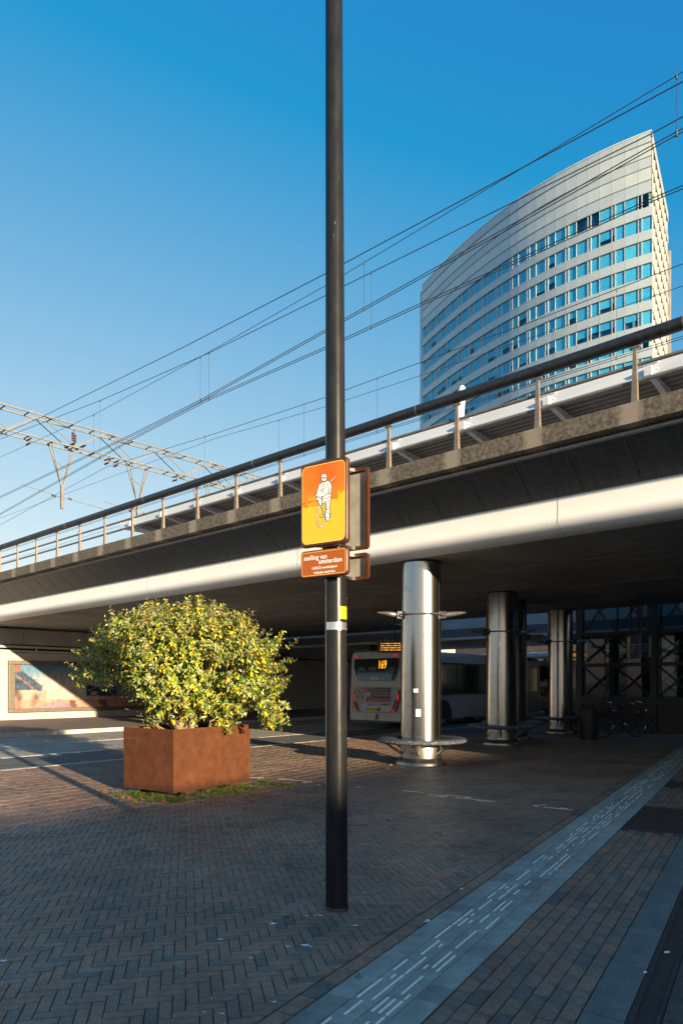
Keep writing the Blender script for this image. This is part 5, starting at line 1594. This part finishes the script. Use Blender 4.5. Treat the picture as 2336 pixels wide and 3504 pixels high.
# ================================================================== CURVED TOWER BLOCK
ZR = 78.65
TA, TBp = Vector((43.2, 97.66, 0)), Vector((15.66, 135.8, 0))
tc_ = (TBp - TA); TLn = tc_.length; tc_.normalize(); tn_ = Vector((-tc_.y, tc_.x, 0))
def face(a, off=0.0):
    """point on the curved front, a = 0 at the sharp right corner, 1 at the left end; off outwards"""
    o = 16.0 * a * (1 - a) * (1 + .5 * (.5 - a))
    return TA + tc_ * (TLn * a) + tn_ * (o + off)
def fdir(a):
    e = 1e-3
    d = face(min(1, a + e)) - face(max(0, a - e)); d.normalize(); return d
M_alum = mat('facade_panel_mat', (0.45, 0.52, 0.525), 0.38, metal=0.25, var=0.05, scale=0.3)
M_alum2 = mat('facade_panel_pale_mat', (0.53, 0.58, 0.56), 0.38, metal=0.25, var=0.05, scale=0.3)
M_mull = mat('mullion_mat', (0.66, 0.66, 0.60), 0.4)
M_tshad = mat('facade_shadow_line_mat', (0.10, 0.11, 0.10), 0.7)  # dark tone paints in the shadow lines between the facade rows
M_tside = mat('facade_side_mat', (0.30, 0.29, 0.265), 0.5, var=0.06, scale=.3)
M_tglass = glass('facade_glass_mat', (0.66, 0.92, 1.0), 0.02, 0.96, 2.0)
M_blind = [mat('blind_mat', c, .7, var=.08, scale=2) for c in ((0.36, 0.70, 0.80), (0.46, 0.78, 0.82), (0.28, 0.64, 0.80))]
M_room = mat('dark_room_mat', (0.03, 0.085, 0.13), .6, var=.3, scale=.6)
TCo = TA + Vector((10.3, 17.3, 0))          # far corner of the right flank
tower = empty('curved_office_tower', tuple(face(.5)), 0)
tag(tower, 'tall pale office tower with curved ribbon windowed front and sharp corner', 'building')
TB0 = Vector(tower.location)
NM = 28
al = [i / NM for i in range(NM + 1)]
foot_ = [face(a, -0.35) for a in al] + [face(1) - tn_ * 14, TCo - tc_ * 0 + Vector((-1, 6, 0))]
core = MB()
ci_ = TA + (TCo - TA).normalized() * 3.2
poly = [(ci_.x - 1.3 - TB0.x, ci_.y + .7 - TB0.y)] + [(face(a, -.42).x - TB0.x, face(a, -.42).y - TB0.y) for a in al[2:]] + [((face(1) - tn_ * 14).x - TB0.x, (face(1) - tn_ * 14).y - TB0.y), (TCo.x - 2.0 - TB0.x, TCo.y - TB0.y)]
core.extrude(poly, 0, ZR - 0.4, 'z')
core.build('core', M_room, tower)
def strip_quad(mb, a0, a1, z0, z1, off, th, mi=0):
    """panel between two points of the curved front"""
    p, q = face(a0, off) - TB0, face(a1, off) - TB0
    n = (fdir((a0 + a1) / 2)); n = Vector((-n.y, n.x, 0))
    vs = []
    for z in (z0, z1):
        for b, o in ((p, 0), (q, 0), (q, -th), (p, -th)): vs.append(b + n * o + Vector((0, 0, z)))
    mb.add(vs, [(0, 3, 2, 1), (4, 5, 6, 7), (0, 1, 5, 4), (1, 2, 6, 5), (2, 3, 7, 6), (3, 0, 4, 7)], mi)
S = 3.28
rowsz = [(0.0, 1.43), (1.50, 3.36), (3.43, 4.84), (4.91, 6.66), (6.73, 8.40)]
nP = 0; prest = MB()
def panel(i, z0, z1, off, m_):
    global nP
    a0, a1 = al[i] + .012 / TLn, al[i + 1] - .012 / TLn
    if nP < 300:
        mb = MB(); strip_quad(mb, a0, a1, z0, z1, off, .12); mb.build('facade_panel', m_, tower); nP += 1
    else: strip_quad(prest, a0, a1, z0, z1, off, .12)
for d0, d1 in rowsz[1:]:
    lg = MB()
    for i in range(NM): strip_quad(lg, al[i], al[i + 1], ZR - d0 - .0, ZR - d0 + .075, .06, .14)
    lg.build('ledge', M_tshad, tower)
for ri, (d0, d1) in enumerate(rowsz):
    for i in range(NM): panel(i, ZR - d1, ZR - d0, (.10 if ri == 0 else 0), M_alum2 if ri in (1, 3) else M_alum)
NS = 12
nW = 0; wrest = MB(); brest = MB(); mull = MB()
trn = random.Random(11)
for s_ in range(NS):
    zt_ = ZR - 8.40 - S * s_
    zw = zt_ - 1.98; zb = zt_ - S
    for i in range(NM): panel(i, zb + .03, zw - .05, 0.0, M_alum)
    # sill ledge and head line
    lg = MB()
    for i in range(NM): strip_quad(lg, al[i], al[i + 1], zw - .055, zw + .0, .03, .12)
    lg.build('sill', M_mull, tower)
    lg = MB()
    for i in range(NM): strip_quad(lg, al[i], al[i + 1], zb - .06 + S, zb + .03 + S, .05, .14)
    lg.build('head', M_tshad, tower)
    for i in range(NM):
        a0, a1 = al[i], al[i + 1]; da = a1 - a0
        if i % 2 == 0: panes = [(a0 + .02 * da, a0 + .70 * da), (a0 + .76 * da, a0 + .97 * da)]
        else: panes = [(a0 + .02 * da, a0 + .97 * da)]
        for (pa, pb_) in panes:
            dark_ = (s_ == 0 and i in (4, 5, 0)) and trn.random() < .8
            if nW < 294:
                mb = MB(); strip_quad(mb, pa, pb_, zw + .01, zt_ - .04, -.04, .02); po = mb.build('window_pane', M_tglass, tower); nW += 1
            else:
                po = None; strip_quad(wrest, pa, pb_, zw + .01, zt_ - .04, -.04, .02)
            if dark_: continue
            drop = 1.0
            if s_ >= 1 and trn.random() < (.06 if s_ < 4 else .40): drop = trn.choice((.45, .5, .55, .62, .75))
            h_ = (zt_ - zw - .07) * drop
            bmesh_ = MB(); strip_quad(bmesh_, pa, pb_, zt_ - .05 - h_, zt_ - .05, -.12, .02)
            if po is not None: bmesh_.build('blind', trn.choices(M_blind, (5, 3, 2))[0], po)
            else: strip_quad(brest, pa, pb_, zt_ - .05 - h_, zt_ - .05, -.12, .02)
        cuts = [0.0, .70, .76] if i % 2 == 0 else [0.0]
        for c in cuts:
            strip_quad(mull, a0 + (c - .008) * da, a0 + (c + .012) * da, zw, zt_, .012, .1)
mull.build('mullions', M_mull, tower, kind='stuff')
if prest.v: prest.build('lower_panels', M_alum, tower, kind='stuff')
if wrest.v: wrest.build('lower_panes', M_tglass, tower, kind='stuff'); brest.build('lower_blinds', M_blind[0], tower, kind='stuff')
lw = MB()
for i in range(NM): strip_quad(lw, al[i], al[i + 1], 0, ZR - 8.4 - S * NS, 0, .3)
lw.build('lower_front', M_alum, tower)
pr_ = MB()
for i in range(NM): strip_quad(pr_, al[i], al[i + 1], ZR, ZR + .12, .18, .8)
pr_.build('roof_edge', M_mull, tower)
# right flank: stacked bands with angled fins between
fdv = (TCo - TA); fl_n = fdv.length; fdv.normalize(); fnv = Vector((fdv.y, -fdv.x, 0))
def flank(mb, x0, x1, z0, z1, o0, o1):
    vs = []
    for z in (z0, z1):
        for x, o in ((x0, o0), (x1, o0), (x1, o1), (x0, o1)): vs.append(TA - TB0 + fdv * x + fnv * o + Vector((0, 0, z)))
    mb.add(vs, [(0, 3, 2, 1), (4, 5, 6, 7), (0, 1, 5, 4), (1, 2, 6, 5), (2, 3, 7, 6), (3, 0, 4, 7)])
mb = MB(); flank(mb, 1.2, fl_n, 0, ZR - .3, -.75, -.6); mb.build('flank_glass', M_stg, tower)
mb = MB(); flank(mb, fl_n, fl_n + .5, 0, ZR - 6, -2.5, .35); mb.build('flank_end', M_tside, tower)
for s_ in range(-2, NS):
    z = ZR - 8.40 - S * s_
    mb = MB(); flank(mb, 0.25, fl_n, z - S + .1, z - 1.88, -.25, 0); mb.build('flank_band', M_tside, tower)
    fn = MB()
    for k in range(9):
        x = 1.2 + k * 2.2
        fn.obox(TA - TB0 + fdv * x + fnv * (-.28) + Vector((0, 0, z - .9)), fdv * .09 + fnv * .02, (fnv + fdv * .8).normalized() * .30, Vector((0, 0, .9)))
    fn.build('flank_fins', M_tside, tower, kind='stuff')
mb = MB(); flank(mb, 0.25, fl_n, ZR - 1.45, ZR + .1, -.25, 0); mb.build('flank_band', M_tside, tower)
# slim fin at the left end
fe = face(1.0)
mb = MB().obox(fe - TB0 + tc_ * .55 - tn_ * .8 + Vector((0, 0, (ZR - .6) / 2)), tc_ * .5, tn_ * .5, Vector((0, 0, (ZR - .6) / 2))); mb.build('end_fin', M_alum, tower)

# ================================================================== OVERHEAD LINE GANTRY AND WIRES
M_gan = mat('gantry_paint_mat', (0.17, 0.16, 0.135), 0.55, metal=0.1, var=0.15, scale=3)
M_ins = mat('insulator_mat', (0.10, 0.045, 0.025), 0.3, var=0.2)
M_wire = mat('wire_mat', (0.055, 0.06, 0.065), 0.5, metal=0.4)
ga_ = empty('catenary_gantry', tuple(BW(27.6, 0, 0)), BRZ)
tag(ga_, 'pale lattice gantry carrying the overhead wires across the tracks', 'gantry')
zb_, zt2 = 14.15, 15.35
y0_, y1_ = -1.2, -20.5                 # local y is outwards, the tracks lie at negative y
for x in (-.35, .35):
    for z in (zb_, zt2): MB().box(x - .03, x + .03, y1_, y0_, z - .036, z + .036).build('chord', M_gan, ga_)
k = 0; y = -1.13
while y > y1_ + 3.5:
    for x in (-.35, .35):
        MB().bar((x, y, zt2 - .05), (x, y - 1.75, zb_ + .05), .035, .045).build('diagonal', M_gan, ga_)
        MB().bar((x, y - 1.75, zb_ + .05), (x, y - 3.5, zt2 - .05), .035, .045).build('diagonal', M_gan, ga_)
    for q in range(3):
        for z in (zb_, zt2): MB().box(-.30, .30, y - .6 - q * 1.16, y - .54 - q * 1.16, z - .02, z + .02).build('cross_tie', M_gan, ga_)
    MB().bar((-.3, y, zt2), (.3, y - 1.75, zt2), .03, .03).build('cross_brace', M_gan, ga_)
    y -= 3.5
for yy in (y0_ - .1, y1_ + .1):
    MB().box(-.16, .16, yy - .16, yy + .16, 5.40, zt2 + .1).build('mast', M_gan, ga_)
M_insb = mat('steel_fitting_mat', (0.06, 0.06, 0.06), .5, metal=.5)
for yc in (-5.85, -10.3, -14.7):
    v_ = MB()
    for x in (-.2, .2): v_.bar((x, yc - .62, zb_), (0, yc - .05, 12.05), .05, .05); v_.bar((x, yc + .62, zb_), (0, yc + .05, 12.05), .05, .05)
    v_.bar((0, yc - .40, 13.3), (0, yc + .12, 12.5), .03, .03); v_.bar((0, yc + .40, 13.3), (0, yc - .25, 13.0), .03, .03)
    v_.box(-.07, .07, yc - .07, yc + .07, 10.85, 12.1)
    v_.build('drop_frame', M_gan, ga_)
    arm_ = MB().tube((0, yc, 11.45), (-.4, yc - 3.2, 11.1), .018, n=6).tube((0, yc, 11.45), (-.2, yc + 2.2, 11.65), .016, n=6)
    arm_.build('steady_arm', M_gan, ga_)
    for o in (-.35, .35):
        ii = MB()
        for q in range(4): ii.tube((0, yc + o * 1.0 + q * .05 * (1 if o > 0 else -1), 11.45 - (q * .006 if o < 0 else -q * .004)), (0, yc + o + (q * .05 + .03) * (1 if o > 0 else -1), 11.45), .06, n=10)
        ii.build('insulator', M_ins, ga_)
for yc in (-3.9, -8.2, -8.75, -12.6):
    MB().box(-.3, .3, yc - .25, yc - .2, zb_ - .12, zb_ - .06).build('hanger_plate', M_insb, ga_)
    ii = MB()
    for q in range(4): ii.tube((-.2 + q * .12, yc - .2, zb_ - .32), (-.13 + q * .12, yc - .2, zb_ - .32), .055, n=8)
    ii.tube((-.2, yc - .2, zb_ - .32), (-.2, yc - .2, zb_ - .06), .015, n=5)
    ii.build('insulator', M_ins, ga_)
sw = MB()
for x in (-.1, .12):
    for q in range(4): sw.tube((x, -6.5 - x, 14.55 + q * .12), (x, -6.5 - x, 14.62 + q * .12), .075, n=10)
sw.tube((0, -6.5, 14.3), (0, -6.5, 15.2), .03, n=6)
sw.build('insulator', M_ins, ga_)
MB().box(-.6, .5, -6.9, -6.8, 14.28, 14.34).box(-.6, .5, -6.3, -6.2, 14.24, 14.30).build('switch_frame', M_insb, ga_)

def wire_line(pix, wv):
    """wire through pixels of the photograph, lying in the upright plane wv behind the soffit edge, run on past the frame"""
    P = [on_plane(u, v, wv) for u, v in pix]
    P.sort(key=lambda p: to_tz(p)[0])
    a = P[0] + (P[0] - P[1]).normalized() * 14; b = P[-1] + (P[-1] - P[-2]).normalized() * 30
    return [a] + P + [b]
def at_t(line, t):
    for p, q in zip(line, line[1:]):
        tp, tq = to_tz(p)[0], to_tz(q)[0]
        if tp <= t <= tq: return p.lerp(q, (t - tp) / (tq - tp))
    return None
W1 = [(2336, 278), (1176, 902), (1112, 937), (634, 1185), (149, 1424), (0, 1490)]
W2 = [(2336, 245), (1176, 940), (1112, 978), (685, 1222), (320, 1420), (100, 1520)]
W3 = [(2336, 398), (2228, 457), (1176, 979), (1112, 1012), (715, 1208), (343, 1371), (60, 1480)]
W4 = [(2336, 450), (2239, 503), (1453, 945), (1176, 1100), (1112, 1137), (689, 1373), (447, 1494), (0, 1704)]
W5 = [(2336, 645), (2232, 688), (1320, 1100), (1112, 1195), (715, 1369), (462, 1500), (335, 1573), (22, 1750)]
W6 = [(2336, 902), (1831, 1096), (1400, 1254), (1112, 1360), (685, 1500), (367, 1597), (86, 1750)]
W7 = [(2336, 978), (1400, 1298), (1112, 1392), (737, 1500), (400, 1625)]
W8 = [(2336, 1158), (1400, 1448), (1183, 1514), (600, 1700)]
W9 = [(2336, 1225), (1400, 1490), (600, 1740)]
def cat_set(label, wv, mess, cont, drops, rm=.011, rc=.010, twin=True):
    e = empty('overhead_line', tuple(BW(0, -wv, 5.32)), 0)
    tag(e, label, 'overhead line')
    base = Vector(e.location)
    lm1 = wire_line(mess, wv)
    MB().path([p - base for p in lm1], rm, n=5).build('messenger_wire', M_wire, e)
    if cont:
        lc = wire_line(cont, wv)
        MB().path([p - base for p in lc], rc, n=5).build('contact_wire', M_wire, e)
        if twin: MB().path([p - base + BN * .0 + Vector((0, 0, .06)) for p in lc], rc, n=5).build('contact_wire', M_wire, e)
        for t in drops:
            a, b = at_t(lm1, t), at_t(lc, t)
            if a and b:
                MB().tube(a - base, b - base, .0045, n=4).tube(a - base - Vector((0, 0, .06)), a - base + Vector((0, 0, .03)), .018, n=5).tube(b - base - Vector((0, 0, .02)), b - base + Vector((0, 0, .09)), .022, n=5).build('dropper', M_wire, e)
    return e
def tt(u, v, wv): return to_tz(on_plane(u, v, wv))[0]
cat_set('topmost overhead wire passing over the tower and the gantry', 1.0, W1, None, [])
cat_set('overhead line with thin upper wire crossing the topmost wire', 1.8, W2, W4, [tt(1245, 905, 1.8), tt(686, 1225, 1.8), tt(321, 1420, 1.8), tt(2313, 262, 1.8)], rm=.008)
cat_set('overhead line touching the top corner of the tower', 2.6, W3, W5, [tt(1270, 938, 2.6), tt(715, 1208, 2.6), tt(343, 1371, 2.6), tt(2228, 457, 2.6)])
cat_set('farther overhead line passing the middle storeys of the tower', 7.4, W6, W8, [tt(2108, 990, 7.4), tt(1040, 1387, 7.4), tt(1290, 1295, 7.4), tt(700, 1494, 7.4)], rc=.009)
cat_set('farthest overhead line just above the black handrail', 8.2, W7, W9, [tt(1890, 1130, 8.2), tt(955, 1440, 8.2), tt(1500, 1265, 8.2)], rm=.009, rc=.008, twin=False)

# ================================================================== OFFICE ROW BEHIND THE CAMERA (its shade lies over the square)
M_off = mat('office_wall_mat', (0.22, 0.20, 0.18), 0.8, var=0.12, scale=2)
M_offg = mat('office_glass_mat', (0.03, 0.05, 0.06), 0.08, spec=0.8)
OE = Vector((0.66, 0.75, 0)).normalized()
gnd = Vector((-3.2, 8.6, 0)); Lh = Vector((-0.559, 0.829, 0))
DK = 42.0
tanE = math.tan(R(SUN_EL))
ob_p = gnd - Lh * DK
OH = DK * tanE + 0.1
ob = empty('office_row', (ob_p.x, ob_p.y, 0), math.atan2(OE.y, OE.x))
tag(ob, 'low office row behind the camera on the sunny side of the square', 'building')
MB().box(-8.0, 75, -14, 0, -0.2, OH).build('wall', M_off, ob)
MB().box(-8.1, 75.1, -14.1, 0.02, OH, OH + .02).build('roof', M_off, ob)
for k in range(-2, 24):
    for z in (0.9, 3.2):
        MB().box(k * 3.0 + .4, k * 3.0 + 2.4, 0.0, .03, z, z + 1.6).build('window', M_offg, ob)
